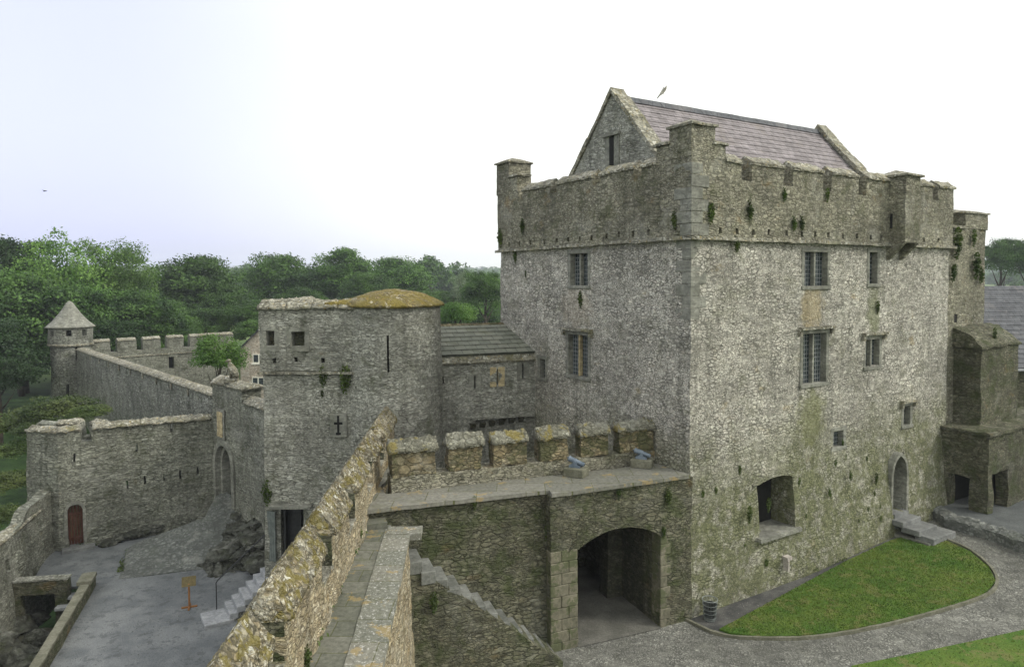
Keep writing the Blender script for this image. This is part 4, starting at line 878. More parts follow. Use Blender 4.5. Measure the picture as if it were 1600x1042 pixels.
# low wall at the far left
lw = thing('low_boundary_wall', (-21.5, 29, -2), 'lichen-stained low wall running down the left edge of the photo from the red door', 'wall')
LW = [(-18.2, 16.0), (-20.2, 23.5), (-21.6, 29.0), (-23.3, 34.9)]
LW.reverse(); lwl = [LW[0], LW[1], LW[2], LW[3]]
lwr = list(reversed(lwl))
q = MB(); slab(q, lwr, -4.5, .5, .5, step=.3, jit=.06, holes=[(13.6, 14.0, -.9, -.4)], off=lambda s, z: .08*max(0, -z), zmap=lambda s, z: z+(.5*min(1, max(0, (s-15.5)*2)) if z > .2 else 0)); q.build('wall', M['barbican stone'], lw, smooth=True)
q = MB()
for a, b in zip(lwr, lwr[1:]): path(q, Fr(a, (b[0]-a[0], b[1]-a[1])), 0, math.hypot(b[0]-a[0], b[1]-a[1])-(1.6 if b == lwr[-1] else 0), .06, .55, .5, .62, .2, .05)
q.build('coping', M['coping stone'], lw, smooth='all')
# kerb wall around the sunken pit
kb = thing('pit_kerb_wall', (-16.5, 25, -2), 'narrow coped wall edging the sunken stone pit in the lower left court', 'wall')
K1 = (W(150, 893, -1.4), W(60, 1042, -1.4)); K2 = (K1[1][0]+(K1[1][0]-K1[0][0])*.9, K1[1][1]+(K1[1][1]-K1[0][1])*.9)
KF = Fr(K2, (K1[0][0]-K2[0], K1[0][1]-K2[1])); KLn = math.hypot(K1[0][0]-K2[0], K1[0][1]-K2[1])
q = MB(); slab(q, [KF.p(0, 0, 0)[:2], KF.p(KLn, 0, 0)[:2]], -4.2, -1.5, .34, step=.3, jit=.03); q.build('wall', M['dark stone'], kb, smooth=True)
q = MB(); q.box(KF, 0, KLn-1.3, -.32, .02, -1.5, -1.41); q.box(KF, KLn-1.1, KLn-.1, -.5, .06, -1.5, -1.36); q.build('coping', M['plinth stone'], kb, rough=(.3, .025, 2))
sp = thing('pit_spur_wall', (-20, 28.5, -3), 'short dark spur wall crossing the sunken pit beside three stone steps', 'wall')
x0, y0 = W(30, 912, -1.5); x1, y1 = W(104, 905, -1.5); SF = Fr((x0-1, y0), (x1-x0+1, y1-y0)); SL = math.hypot(x1-x0+1, y1-y0)
q = MB(); q.box(SF, 0, SL, -.4, 0, -2.1, -1.5); q.box(SF, SL-.5, SL, -.4, 0, -4, -2.1); q.box(SF, 0, .9, -.4, 0, -4, -2.1); q.build('wall', M['dark stone'], sp, rough=(.3, .03, 1.6))
q = MB(); q.box(SF, -.1, SL+.03, -.43, .03, -1.5, -1.43); q.build('coping', M['tower stone'], sp, rough=(.3, .02, 2))
ps = thing('pit_steps', (-18.9, 27.8, -3), 'three pale stone steps going down into the sunken pit', 'steps')
for (px, py, z) in [(119, 910, -2.02), (113, 928, -2.3), (108, 944, -2.6)]:
    x, y = W(px, py, z); q = MB(); q.box(Fr((x, y), (1, .22)), -.5, .5, -.22, .25, z-.16, z, jit=.015); q.build('step', M['court step stone'], ps, bevel=.02)
# boulders in the pit
for k, (px, py, z, r) in enumerate([(20, 985, -3.6, .9), (60, 1000, -3.7, .7), (95, 985, -3.7, .5), (35, 1030, -3.5, .8), (80, 1035, -3.6, .6), (0, 1010, -3.3, .8), (115, 960, -3.6, .45), (55, 965, -3.7, .5)]):
    x, y = W(px, py, z); q = MB(); q.blob((x, y, z), (r, r*.8, r*.6), 3, .7, 1.4)
    o = q.build('boulder', M['bedrock'], None, rough=(.25, .06, 1.5))
    tag(o, ['large mossy boulder in the sunken pit under the spur wall', 'broad flat boulder in the middle of the sunken pit', 'small boulder in the pit close to the kerb wall', 'grey boulder at the near bottom edge of the sunken pit', 'rounded boulder in the pit bottom touching the kerb wall', 'boulder at the left edge of the photo beside the low wall', 'small boulder below the three pit steps', 'dark boulder in the pit just in front of the spur wall'][k], 'boulder', 'boulders lying in the sunken pit')
# stairs up to the tower door, with railing
ls = thing('court_steps', (-11, 27.5, -2), 'pale grey stone steps rising from the lower court to the tower door', 'steps')
a0 = W(306, 958, -1.9); c0 = W(318, 985, -1.9)
SD = Fr(W(318, 962, -1.9), (1.0, .62))
q = MB(); q.box(SD, -.1, 1.0, -.25, 1.0, -2.05, -1.86); q.build('landing_slab', M['court step stone'], ls, bevel=.02)
for k in range(9):
    z = -1.86+.215*(k+1); s = .82+.29*k; q = MB(); q.box(SD, s, s+.34, -.35, .95, z-.25, z, jit=.008); q.build('step', M['court step stone'], ls, bevel=.02)
q = MB(); q.box(SD, 3.3, 6, -.6, 1.4, -2.5, .06); q.prismu(Fr(SD.p(0, 0, 0)[:2], SD.n), [(-.9, -2), (-.9, -2)], 0, .01) if 0 else None; q.build('upper_landing', M['ramp cobble'], ls)
q = MB(); q.prism(SD, [(.85, -2.2), (3.4, -2.2), (3.4, -.15), (.85, -2.0)], -.3, .9); q.build('stair_core', M['tower stone'], ls)
hr = thing('handrail', (*SD.p(1, -.35, 0)[:2], -1.9), 'thin black iron handrail beside the pale steps in the lower court', 'railing')
def h(s, z): return SD.p(s, -.38, z)
q = MB(); q.tube([h(.55, -2), h(.55, -.82)], .022, 8); q.build('post', M['iron'], hr); q = MB(); q.tube([h(3.1, -.2), h(3.1, 1.0)], .022, 8); q.build('post', M['iron'], hr)
q = MB(); q.tube([h(.55, -.82), h(.62, -.72), h(2.7, .92), h(2.85, .99), h(3.1, 1.0)], .024, 8); q.build('rail', M['iron'], hr, smooth='all')
rk = thing('rock_outcrop', (-12.8, 32.5, -2), 'dark bedrock outcrop between the cobbled ramp and the tower steps', 'rock')
q = MB()
for (px, py, z, r) in [(352, 872, -1.75, .7), (372, 852, -1.5, .8), (392, 835, -1.2, .8), (335, 897, -2.0, .45), (398, 862, -1.4, .7), (378, 826, -1.1, .7), (360, 845, -1.55, .5), (408, 848, -1.0, .7), (392, 806, -.9, .7), (320, 885, -2.0, .35), (412, 872, -1.2, .6), (345, 890, -1.95, .5), (380, 872, -1.7, .6), (405, 820, -.8, .7)]:
    x, y = W(px, py, z); q.blob((x, y, z-.2), (r*1.3, r*1.1, r*.75), 3, .9, 1.9)
q.build('outcrop', M['bedrock'], rk, rough=(.16, .09, 2.2))
# information sign
x, y = W(296, 949, -2); sg_ = thing('information_sign', (x, y, -2), 'small wooden information board on a post with a cross-shaped foot in the lower court', 'sign')
SG = Fr((x, y), (1, .35)); q = MB(); q.box(SG, -.035, .035, -.035, .035, -1.95, -.98); q.build('post', M['sign wood'], sg_, bevel=.006)
q = MB(); q.box(SG, -.3, .3, -.04, .04, -1.995, -1.93); q.box(SG, -.04, .04, -.3, .3, -1.999, -1.925); q.build('foot', M['sign wood'], sg_, bevel=.008)
q = MB(); q.add([SG.p(a, b, c) for a, b, c in [(-.27, .06, -1.08), (.27, .06, -1.08), (.27, -.1, -.72), (-.27, -.1, -.72), (-.27, .03, -1.095), (.27, .03, -1.095), (.27, -.13, -.735), (-.27, -.13, -.735)]], [(0, 1, 2, 3), (7, 6, 5, 4), (0, 4, 5, 1), (1, 5, 6, 2), (2, 6, 7, 3), (3, 7, 4, 0)]); q.build('board', M['sign panel'], sg_)

# ============================================================ FAR CURTAIN, ROUND TURRET, BACK WALL, HOUSE
fc = thing('far_curtain_wall', (-30, 55, -2), 'long pale-streaked curtain wall receding to the small round turret', 'wall')
fa, fb = (-43.0, 68.6), (-16.6, 39.6)
q = MB(); slab(q, [fa, fb], -5, 4.8, .9, step=.7, jit=.05, off=lambda s, z: .05*max(0, 1-z)); q.build('wall', M['pale wall stone'], fc, smooth=True)
FC = Fr(fa, (fb[0]-fa[0], fb[1]-fa[1])); FL = math.hypot(fb[0]-fa[0], fb[1]-fa[1]); q = MB(); path(q, FC, 0, FL-.2, .12, .95, 4.78, 4.98, .3, .05)
q.build('coping', M['coping stone'], fc, smooth='all')
q = MB()
for k in range(9): q.box(FC, 6+k*3.4, 6.25+k*3.4, .0, .06, 4.2, 4.7)
q.build('weepers', M['coping stone'], fc, rough=(.3, .01, 1))
rtw = thing('round_turret', (-44.6, 70.3, -3), 'small round turret with a conical stone roof at the far left corner', 'turret')
tc_ = (-44.6, 70.3); pts = [(tc_[0]+1.78*math.cos(2*math.pi*k/24), tc_[1]+1.78*math.sin(2*math.pi*k/24)) for k in range(24)]
cc = 2*1.78*math.sin(math.pi/24)*24; hs_ = []
for ang in (-150, -112, -62, -20): s = cc*((ang % 360)/360); hs_.append((s-.22, s+.22, 6.05, 6.65))
s = cc*((-38 % 360)/360); hs_.append((s-.25, s+.25, 3.6, 4.9)); s = cc*((-70 % 360)/360); hs_.append((s-.12, s+.12, 0.1, 1.3))
q = MB(); slab(q, pts, -5, 6.9, .5, holes=hs_, step=.55, zstep=.8, closed=True, jit=.03, off=lambda s, z: .18 if z > 5.15 else .04*max(0, 2-z), extra=(5.1, 5.2)); q.build('wall', M['pale wall stone'], rtw, smooth=True)
q = MB(); q.lathe(tc_, [(1.3, -1), (1.3, 6.8)], 12); q.build('inner_shade', M['dark void'], rtw)  # black core painting the shade inside the turret
q = MB(); q.lathe(tc_, [(2.02, 5.05), (2.05, 5.2), (1.98, 5.25)], 30); q.build('string_course', M['coping stone'], rtw)
q = MB(); q.lathe(tc_, [(2.1, 6.82), (2.22, 6.9), (1.6, 7.45), (1.1, 8.05), (.62, 8.75), (.3, 9.3), (.12, 9.45), (.02, 9.5)], 36); q.build('conical_roof', M['dressed stone'], rtw, rough=(.4, .02, 1.5), smooth='all')
bk = thing('back_battlement_wall', (-38, 75, -2), 'battlemented wall running right from the round turret in front of the trees', 'wall')
ba, bb_ = (-43.2, 71.0), (-32.5, 81); BK = Fr(ba, (bb_[0]-ba[0], bb_[1]-ba[1])); BL = math.hypot(bb_[0]-ba[0], bb_[1]-ba[1])
gp = []
for px in (178, 218, 256, 292):
    s, _ = BK.sz(px, 540); gp.append((s-.32, s+.32, 4.1, 6))
s, z = BK.sz(268, 566)
q = MB(); slab(q, [ba, bb_], -4, 5.3, .7, holes=gp+[(s-.3, s+.3, z-.7, z+.6)], step=.6, jit=.03); q.build('wall', M['barbican stone'], bk, smooth=True)
e = [0]+[x for g_ in gp for x in g_[:2]]+[BL]
for i in range(0, len(e), 2):
    q = MB(); path(q, BK, e[i]+.02, e[i+1]-.02, .1, .8, 5.29, 5.5, .3, .03); q.build('coping', M['coping stone'], bk)
q = MB(); q.box(BK, 0, BL, 0, .12, 3.45, 3.55); q.build('string_course', M['coping stone'], bk, rough=(.4, .02, 1.5))
q = MB(); q.box(BK, s-.5, s+.5, -.95, -.72, z-1, z+1); q.build('window', M['dark void'], bk)
hsx = thing('stone_house', (-23, 74, -1.5), 'pale pinkish stone house with grey roof and white windows behind the big tower', 'house')
HF = Fr((-28.2, 72.0), (8, -.6)); 
q = MB(); q.prism(HF, [(0, -2.5), (7, -2.5), (7, 4.4), (3.5, 7.6), (0, 4.4)], -12, 0); q.build('wall', M['house stone'], hsx)
for px, pyt, pyb in [(404, 553, 567), (403, 589, 604)]:
    s, z1 = HF.sz(px, pyt); _, z0 = HF.sz(px, pyb)
    q = MB(); q.box(HF, s-.62, s+.75, .0, .06, z0, z1); q.box(HF, s-.72, s+.85, .0, .16, z0-.16, z0); f = q.build('window', M['white paint'], hsx)
    q = MB(); q.box(HF, s-.52, s-.02, .062, .07, z0+.08, z1-.08); q.box(HF, s+.12, s+.65, .062, .07, z0+.08, z1-.08); q.build('pane', M['glass'], f)
for k in (0, 1):
    sg = -1 if k == 0 else 1; s_e = -.35 if k == 0 else 7.35
    e = Vector(HF.p(s_e, .3 if k else -12.3, 4.1)); t = Vector(HF.p(3.5, .3 if k else -12.3, 7.72)); n_ = Vector((-HF.n[0], -HF.n[1], 0)) if k else Vector((HF.n[0], HF.n[1], 0))
    roof_panel('roof', M['dark slate'], e, n_, t-e, 12.6, (t-e).length, hsx)
q = MB(); q.prism(HF, [(3.2, 7.0), (3.9, 7.0), (3.9, 8.6), (3.2, 8.6)], -9, -8); q.build('chimney', M['house stone'], hsx)
# ============================================================ GROUND
def struct(o, name=None): o['kind'] = 'structure'; return o
def sheet(name, pts, zf, mat, step=.5, lift=0.0, side=0.0):
    """flat polygon draped on zf(x,y)"""
    bm = bmesh.new(); vs = [bm.verts.new((x, y, 0)) for x, y in pts]; bm.faces.new(vs)
    xs = [p[0] for p in pts]; ys = [p[1] for p in pts]
    for ax, lo, hi in ((0, min(xs), max(xs)), (1, min(ys), max(ys))):
        k = lo+step
        while k < hi:
            bmesh.ops.bisect_plane(bm, geom=bm.verts[:]+bm.edges[:]+bm.faces[:], plane_co=(k, 0, 0) if ax == 0 else (0, k, 0), plane_no=(1, 0, 0) if ax == 0 else (0, 1, 0)); k += step
    for v in bm.verts: v.co.z = zf(v.co.x, v.co.y)+lift
    if side:
        ee = [e for e in bm.edges if e.is_boundary]; r = bmesh.ops.extrude_edge_only(bm, edges=ee)
        for v in [g for g in r['geom'] if isinstance(g, bmesh.types.BMVert)]: v.co.z -= side
    bmesh.ops.recalc_face_normals(bm, faces=bm.faces)
    if sum(f.normal.z*f.calc_area() for f in bm.faces) < 0: bmesh.ops.reverse_faces(bm, faces=bm.faces)
    me = bpy.data.meshes.new(name); bm.to_mesh(me); bm.free(); me.materials.append(mat)
    me.polygons.foreach_set('use_smooth', [True]*len(me.polygons)); me.set_sharp_from_angle(angle=R(40))
    o = bpy.data.objects.new(name, me); COL.objects.link(o); return o
def nz(x, y, sc, a): return noise.noise(Vector((x*sc, y*sc, 0)))*a
# terrain: one sheet out to the hills
def terr(x, y):
    r = math.hypot(x, y)
    z = -4.6+3.2*min(1, max(0, (y-48)/22)) if x > -60 else -4.6+3.2*min(1, max(0, (y-48)/30))
    if x < -26 and y < 66: z = -4.4+1.2*min(1, max(0, (-26-x)/20))
    if r > 160:
        k = min(1, (r-160)/700); z += k*(nz(x, y, .0016, 12)+nz(x, y, .005, 4))
    if r > 800: z += min(1, (r-800)/1000)*(22+nz(x, y, .0016, 12))
    return z
rad = [0, 6, 12, 20, 28, 36, 44, 50, 55, 60, 65, 70, 78, 88, 100, 120, 150, 190, 240, 300, 380, 480, 600, 750, 950, 1200, 1500, 1800, 2150]
na = 180; vs = []; fs = []
for r in rad:
    for k in range(na): a = 2*math.pi*k/na; x, y = r*math.cos(a), r*math.sin(a); vs.append((x, y, terr(x, y)-(1.2 if y < 45 and abs(x) < 26 else 0)))
for i in range(len(rad)-1):
    for k in range(na): fs.append((i*na+k, (i+1)*na+k, (i+1)*na+(k+1) % na, i*na+(k+1) % na))
q = MB(); q.add(vs, fs); struct(q.build('terrain', M['field grass'], None, smooth='all', recalc=False))
# lower court
def cz(x, y): return -2+nz(x, y, .5, .05)
struct(sheet('lower_court', [(-3.7, 2), (-3.9, 26), (-6, 34), (-17, 39), (-23.6, 35.4), (-21.3, 29.9), K1[0], K2], cz, M['gravel'], .8))
struct(sheet('pit_floor', [(-19, 12), (-13, 12), K2, K1[0], (-18.5, 30.3), (-21.3, 29.9), (-21.5, 24)], lambda x, y: -3.7+nz(x, y, .8, .3), M['earth'], .5))
def rz_(x, y): return -1.99+.34*max(0, y-31.8-(x+18)*.25)*min(1, max(0, (x+20.5)/4.5))+nz(x, y, .9, .03)
rp = [W(185, 905, -2), W(240, 898, -2), W(310, 890, -2), W(345, 872, -1.6), W(362, 835, -1.0), (-13.4, 35.2), (-13.6, 36.2), (-16.3, 38.3), W(320, 802, -.6), W(262, 830, -1.3), W(212, 852, -1.75), W(200, 862, -1.9)]
struct(sheet('cobbled_ramp', [p[:2] for p in rp], rz_, M['ramp cobble'], .4, .02, .5))
# upper courtyard
def gq(x, y): return gz(x, y)+.0
cy_pts = [(-2.6, 2), (-2.7, 19.6), (1.2, 21.7), (6, 23.3), (8, 25.2), (22, 34), (23.5, 31), (30, 26), (30, 2)]
struct(sheet('cobbled_path', cy_pts, gq, M['cobble'], 1.0))
LAWN = [(1124, 985), (1180, 955), (1250, 917), (1325, 877), (1392, 846), (1430, 836), (1475, 845), (1515, 863), (1545, 888), (1556, 910), (1535, 932), (1440, 962), (1330, 985), (1250, 995), (1180, 996), (1140, 991)]
lp = [Wg(*p) for p in LAWN]
struct(sheet('gravel_margin', [Wg(1066, 966), kp(0, .2), kp(12, .2), Wg(1395, 832), Wg(1440, 832)]+[lp[i] for i in (9, 12, 14, 15)]+[Wg(1095, 978)], gq, M['dark gravel'], .6, .01))
struct(sheet('lawn', lp, gq, M['lawn grass'], .6, .07, .1))
def kerb(name, pts, mat, wd=.09, hgt=.1, label=None):
    P = [Vector((*p, gq(*p))) for p in pts]; out = []
    for i in range(len(P)-1):
        for t in range(6):
            f = t/6; p0 = P[max(i-1, 0)]; p1 = P[i]; p2 = P[i+1]; p3 = P[min(i+2, len(P)-1)]
            out.append(.5*((2*p1)+(-p0+p2)*f+(2*p0-5*p1+4*p2-p3)*f*f+(-p0+3*p1-3*p2+p3)*f**3))
    out.append(P[-1]); q = MB(); vs = []; fs = []
    for i, p in enumerate(out):
        t = (out[min(i+1, len(out)-1)]-out[max(i-1, 0)]).normalized(); n = Vector((t.y, -t.x, 0)).normalized()
        vs += [p+n*wd/2+Vector((0, 0, -.1)), p+n*wd/2+Vector((0, 0, hgt)), p-n*wd/2+Vector((0, 0, hgt)), p-n*wd/2+Vector((0, 0, -.1))]
    for i in range(len(out)-1):
        a = i*4; fs += [(a+k, a+(k+1) % 4, a+4+(k+1) % 4, a+4+k) for k in range(4)]
    m = len(out)*4; fs += [(0, 1, 2, 3), (m-1, m-2, m-3, m-4)]; q.add(vs, fs); o = q.build(name, mat, None, rough=(.3, .01, 3)); struct(o); return o
kerb('lawn_kerb', [Wg(*p) for p in [(1064, 966), (1085, 976), (1115, 990), (1150, 997), (1200, 999), (1260, 998), (1335, 988), (1440, 964), (1535, 934), (1558, 912), (1547, 887), (1516, 861), (1476, 843)]], M['plinth stone'])
l2 = [Wg(*p) for p in [(1330, 1042), (1420, 1024), (1520, 1003), (1605, 984)]]
lawn2 = l2+[(30, 20), (30, 6), (8, 6)]; lawn2 = [l2[0], (8, 8), (29, 8), (29, 24), l2[3], l2[2], l2[1]]
struct(sheet('lawn', lawn2, gq, M['lawn grass'], .8, .05, .1)); 
l3 = [Wg(838, 1014), Wg(868, 1046), Wg(900, 1100), Wg(700, 1100), Wg(690, 1046), Wg(760, 1032)]
struct(sheet('lawn', l3, gq, M['lawn grass'], .5, .04, .1)); kerb('lawn_kerb', [Wg(838, 1012), Wg(870, 1044), Wg(905, 1100)], M['plinth stone'], .08, .06)
struct(sheet('gravel_strip', [Wg(617, 1040), Wg(700, 1028), Wg(835, 1006), Wg(760, 1034), Wg(690, 1048), Wg(700, 1100), (-2.2, 12)], gq, M['dark gravel'], .6, .015))
# raised right court with its rubble edge
te = [W(1448, 786, 1.25), W(1480, 806, 1.2), W(1540, 826, 1.1), W(1610, 855, 1.0), W(1700, 890, .95)]
def tz(x, y): return 1.17+nz(x, y, .4, .04)
struct(sheet('upper_terrace', [te[0], te[1], te[2], te[3], te[4], (34, 30), (40, 44), (14, 44), kp(15.5, .1)], tz, M['terrace gravel'], .8))
tk = thing('terrace_edge_wall', (*te[2], .8), 'low ragged stone edging of the raised court right of the keep door', 'kerb wall')
q = MB()
for a, b in zip(te, te[1:]):
    f_ = Fr(a, (b[0]-a[0], b[1]-a[1])); l = math.hypot(b[0]-a[0], b[1]-a[1]); path(q, f_, 0, l, .12, .7, 1.14, 1.24, .12, .08, z_under=.2)
q.build('edging', M['ramp cobble'], tk, smooth=True)
ds = thing('keep_door_steps', (*KU.p(12.4, .8, 0)[:2], .6), 'three broad grey stone steps leading up to the pointed keep door', 'steps')
for k, (a, b, c_, d_, z) in enumerate([(11.5, 12.9, .25, .85, 1.33), (11.6, 13.0, .7, 1.45, 1.12), (11.75, 13.5, 1.2, 1.95, .92)]):
    q = MB(); q.box(KU, a, b, c_, d_, z-.24-(.1 if k == 2 else 0), z, jit=.01); q.build('step', M['step stone'], ds, bevel=.02)
q = MB(); q.box(KU, 11.6, 13.35, .1, 1.85, .3, .72); q.build('footing', M['dressed stone'], ds)
# wire bin in the corner of the keep
x, y = Wg(1109, 968); bn = thing('wire_litter_bin', (x, y, .02), 'round galvanised wire basket standing at the near corner of the keep', 'litter bin')
zb = gq(x, y)+.02; q = MB()
for k in range(28):
    a = 2*math.pi*k/28; q.tube([(x+.19*math.cos(a), y+.19*math.sin(a), zb), (x+.25*math.cos(a), y+.25*math.sin(a), zb+.68)], .006, 4)
for zz in (.1, .24, .38, .52): q.lathe((x, y), [(.19+.06*zz/.68-.004, zb+zz), (.19+.06*zz/.68+.006, zb+zz), (.19+.06*zz/.68+.006, zb+zz+.012), (.19+.06*zz/.68-.004, zb+zz+.012), (.19+.06*zz/.68-.004, zb+zz)], 24)
q.build('mesh_basket', M['galvanised'], bn)
q = MB()
for k in range(24):
    a0, a1 = 2*math.pi*k/24, 2*math.pi*(k+1)/24; q.tube([(x+.255*math.cos(a0), y+.255*math.sin(a0), zb+.69), (x+.255*math.cos(a1), y+.255*math.sin(a1), zb+.69)], .014, 5, cap=False)
q.build('rim', M['galvanised'], bn)
q = MB(); q.lathe((x, y), [(.02, zb), (.19, zb), (.19, zb+.012), (.02, zb+.012)], 20); q.build('base_plate', M['galvanised'], bn)
# pale stones set in the wall above the gravel
s, z = KU.sz(1213, 870)
q = MB(); q.box(KU, s-.05, s+.02, .1, .56, z-.35, z+.05); q.box(KU, s-.08, s+.2, .1, .545, z+.05, z+.17); o = q.build('inset_stones', M['pale limestone'], keep, rough=(.12, .015, 4))
# loose stones and chips on the gravel (uncountable)
def chips(name, px, n, zf, size, mat, label):
    q = MB()
    for _ in range(n):
        a = random.choice(px); x, y = a[0]+(a[2]-a[0])*random.random(), a[1]+(a[3]-a[1])*random.random(); x, y = W(x, y, zf(0, 0) if zf is not gq else .2) if zf is not gq else Wg(x, y)
        z = zf(x, y); r = random.uniform(.4, 1)*size; ang = random.uniform(0, 6.28)
        vs = [(x+r*math.cos(ang+k*1.57)*random.uniform(.6, 1), y+r*math.sin(ang+k*1.57)*random.uniform(.6, 1), z-.005) for k in range(4)]+[(x+random.uniform(-.2, .2)*r, y+random.uniform(-.2, .2)*r, z+r*.7)]
        q.add(vs, [(0, 1, 4), (1, 2, 4), (2, 3, 4), (3, 0, 4)])
    o = q.build(name, mat, None, recalc=False); tag(o, label, 'loose stones', kind='stuff')
chips('loose_stones', [(90, 905, 300, 1042), (200, 950, 330, 1042), (130, 870, 200, 900)], 900, cz, .035, M['ramp cobble'], 'small loose stones scattered over the gravel of the lower court')
chips('loose_stones', [(1085, 955, 1180, 975), (1120, 940, 1250, 950), (1220, 900, 1290, 905)], 160, gq, .035, M['pale limestone'], 'pale chips lying on the dark gravel along the keep')
# grass blades on the lawns (uncountable)
def blades(name, pts, n, hgt, mat, zf, lift, label):
    poly = np.array(pts); lo, hi = poly.min(0), poly.max(0); P = []
    while len(P) < n:
        c_ = RNG.uniform(lo, hi, (n, 2)); ins = np.zeros(n, bool); j = len(poly)-1
        for i in range(len(poly)):
            xi, yi = poly[i]; xj, yj = poly[j]; cnd = ((yi > c_[:, 1]) != (yj > c_[:, 1])) & (c_[:, 0] < (xj-xi)*(c_[:, 1]-yi)/(yj-yi+1e-9)+xi); ins ^= cnd; j = i
        P += c_[ins].tolist()
    P = P[:n]; vs = np.zeros((n, 3, 3)); A_ = RNG.uniform(0, 2*math.pi, n); hh = RNG.uniform(.5, 1, n)*hgt
    for i, (x, y) in enumerate(P):
        z = zf(x, y)+lift; w_ = .018; ca, sa = math.cos(A_[i])*w_, math.sin(A_[i])*w_
        vs[i] = [(x-ca, y-sa, z-.01), (x+ca, y+sa, z-.01), (x+sa*1.5+ca, y-ca*1.5, z+hh[i])]
    me = bpy.data.meshes.new(name); me.from_pydata(vs.reshape(-1, 3).tolist(), [], [(3*i, 3*i+1, 3*i+2) for i in range(n)]); me.materials.append(mat)
    o = bpy.data.objects.new(name, me); COL.objects.link(o); tag(o, label, 'grass', kind='stuff'); return o
blades('grass', lp, 26000, .05, M['grass blade'], gq, .07, 'short green grass of the rounded lawn below the keep')
blades('grass', [p for p in lawn2 if True], 16000, .06, M['grass blade'], gq, .05, 'strip of short grass at the bottom right corner')
# ============================================================ VEGETATION
def quads(name, C, N_, size, mat, asp=.7):
    n = len(C); r = RNG.normal(size=(n, 3)); t = np.cross(N_, r); t /= np.linalg.norm(t, axis=1, keepdims=True)+1e-9; b = np.cross(N_, t)
    s = size[:, None]; v = np.stack([C-t*s*.5, C+b*s*.5*asp, C+t*s*.55, C-b*s*.5*asp], 1).reshape(-1, 3)
    me = bpy.data.meshes.new(name); me.vertices.add(4*n); me.vertices.foreach_set('co', v.astype(np.float32).ravel())
    me.loops.add(4*n); me.loops.foreach_set('vertex_index', np.arange(4*n, dtype=np.int32)); me.polygons.add(n); me.polygons.foreach_set('loop_start', np.arange(0, 4*n, 4, dtype=np.int32))
    me.update(calc_edges=True); me.materials.append(mat); return me
def crown_mesh(name, mat, nclump, nleaf, leaf, seed, flat=.8, low=-.55, cr=(.2, .36), gap=0.0):
    rg = np.random.default_rng(seed); C = []; N_ = []; Z = []
    cs = []
    while len(cs) < nclump:
        d = rg.normal(size=3); d /= np.linalg.norm(d)
        if d[2] < low: continue
        rr = rg.uniform(.55, .86)*(1+.16*math.sin(3*math.atan2(d[1], d[0])+seed)); cs.append((d*rr, rg.uniform(*cr)))
    for k in range(nclump//4):
        d = rg.normal(size=3); d /= np.linalg.norm(d); d[2] = abs(d[2])-.3; cs.append((d*rg.uniform(.1, .5), .34))
    for c_, r in cs:
        n = int(nleaf*(r/.28)**2*rg.uniform(.7, 1.2)); d = rg.normal(size=(n, 3)); d /= np.linalg.norm(d, axis=1, keepdims=True)
        d[:, 2] = np.where(d[:, 2] < -.35, -d[:, 2], d[:, 2])
        rad_ = r*rg.uniform(.66, 1.12, (n, 1))*(1+.25*np.sin(d[:, :1]*9+d[:, 1:2]*7+d[:, 2:]*8))
        p = c_+d*rad_*np.array([1, 1, .75]); C.append(p); nn = d*.75+rg.normal(size=(n, 3))*.55; nn[:, 2] += .35; N_.append(nn/np.linalg.norm(nn, axis=1, keepdims=True)); Z.append(rg.uniform(.6, 1.25, n)*leaf)
    C = np.concatenate(C); N_ = np.concatenate(N_); Z = np.concatenate(Z); C[:, 2] *= flat
    return quads(name, C, N_, Z, mat)
def trunk_mesh(name, seed, low=-1.7, th=.075):
    rd = random.Random(seed); q = MB()
    q.tube([(0, 0, low), (.02, .01, -1.0), (.0, .03, -.5), (.03, 0, 0)], [th*1.25, th, th*.8, th*.45], 8)
    for k in range(7):
        a = k*2.4+rd.random(); z0 = -.75+.12*k; l = rd.uniform(.4, .65); q.tube([(0, 0, z0), (math.cos(a)*l*.5, math.sin(a)*l*.5, z0+.22), (math.cos(a)*l, math.sin(a)*l, z0+.5)], [th*.5, th*.3, th*.08], 6)
    me = bpy.data.meshes.new(name); me.from_pydata([tuple(v) for v in q.v], [], q.f); me.materials.append(M['bark']); me.polygons.foreach_set('use_smooth', [True]*len(me.polygons)); return me
PROTO = {}
for nm, mat, ncl, nl, leaf, sd_, kw in [('oak', 'oak leaf', 72, 330, .05, 3, {}), ('oak2', 'oak leaf', 64, 340, .05, 11, dict(flat=.9)), ('ash', 'ash leaf', 80, 260, .044, 5, dict(cr=(.14, .27), flat=1.05)),
        ('ash2', 'ash leaf', 85, 260, .042, 8, dict(cr=(.14, .27), flat=.95)), ('dark', 'dark leaf', 62, 320, .052, 17, {}), ('far', 'oak leaf', 34, 70, .13, 21, dict(cr=(.26, .42))), ('far2', 'oak leaf', 30, 70, .14, 25, dict(cr=(.26, .42), flat=.95)),
        ('bush', 'bush leaf', 45, 170, .06, 31, dict(low=-.2)), ('bushdark', 'wall plant leaf', 40, 170, .07, 33, dict(low=-.2)), ('willow', 'willow leaf', 40, 150, .07, 41, dict(flat=1.2))]:
    PROTO[nm] = (crown_mesh(nm+'_crown', M[mat], ncl, nl, leaf, sd_, **kw), trunk_mesh(nm+'_trunk', sd_))
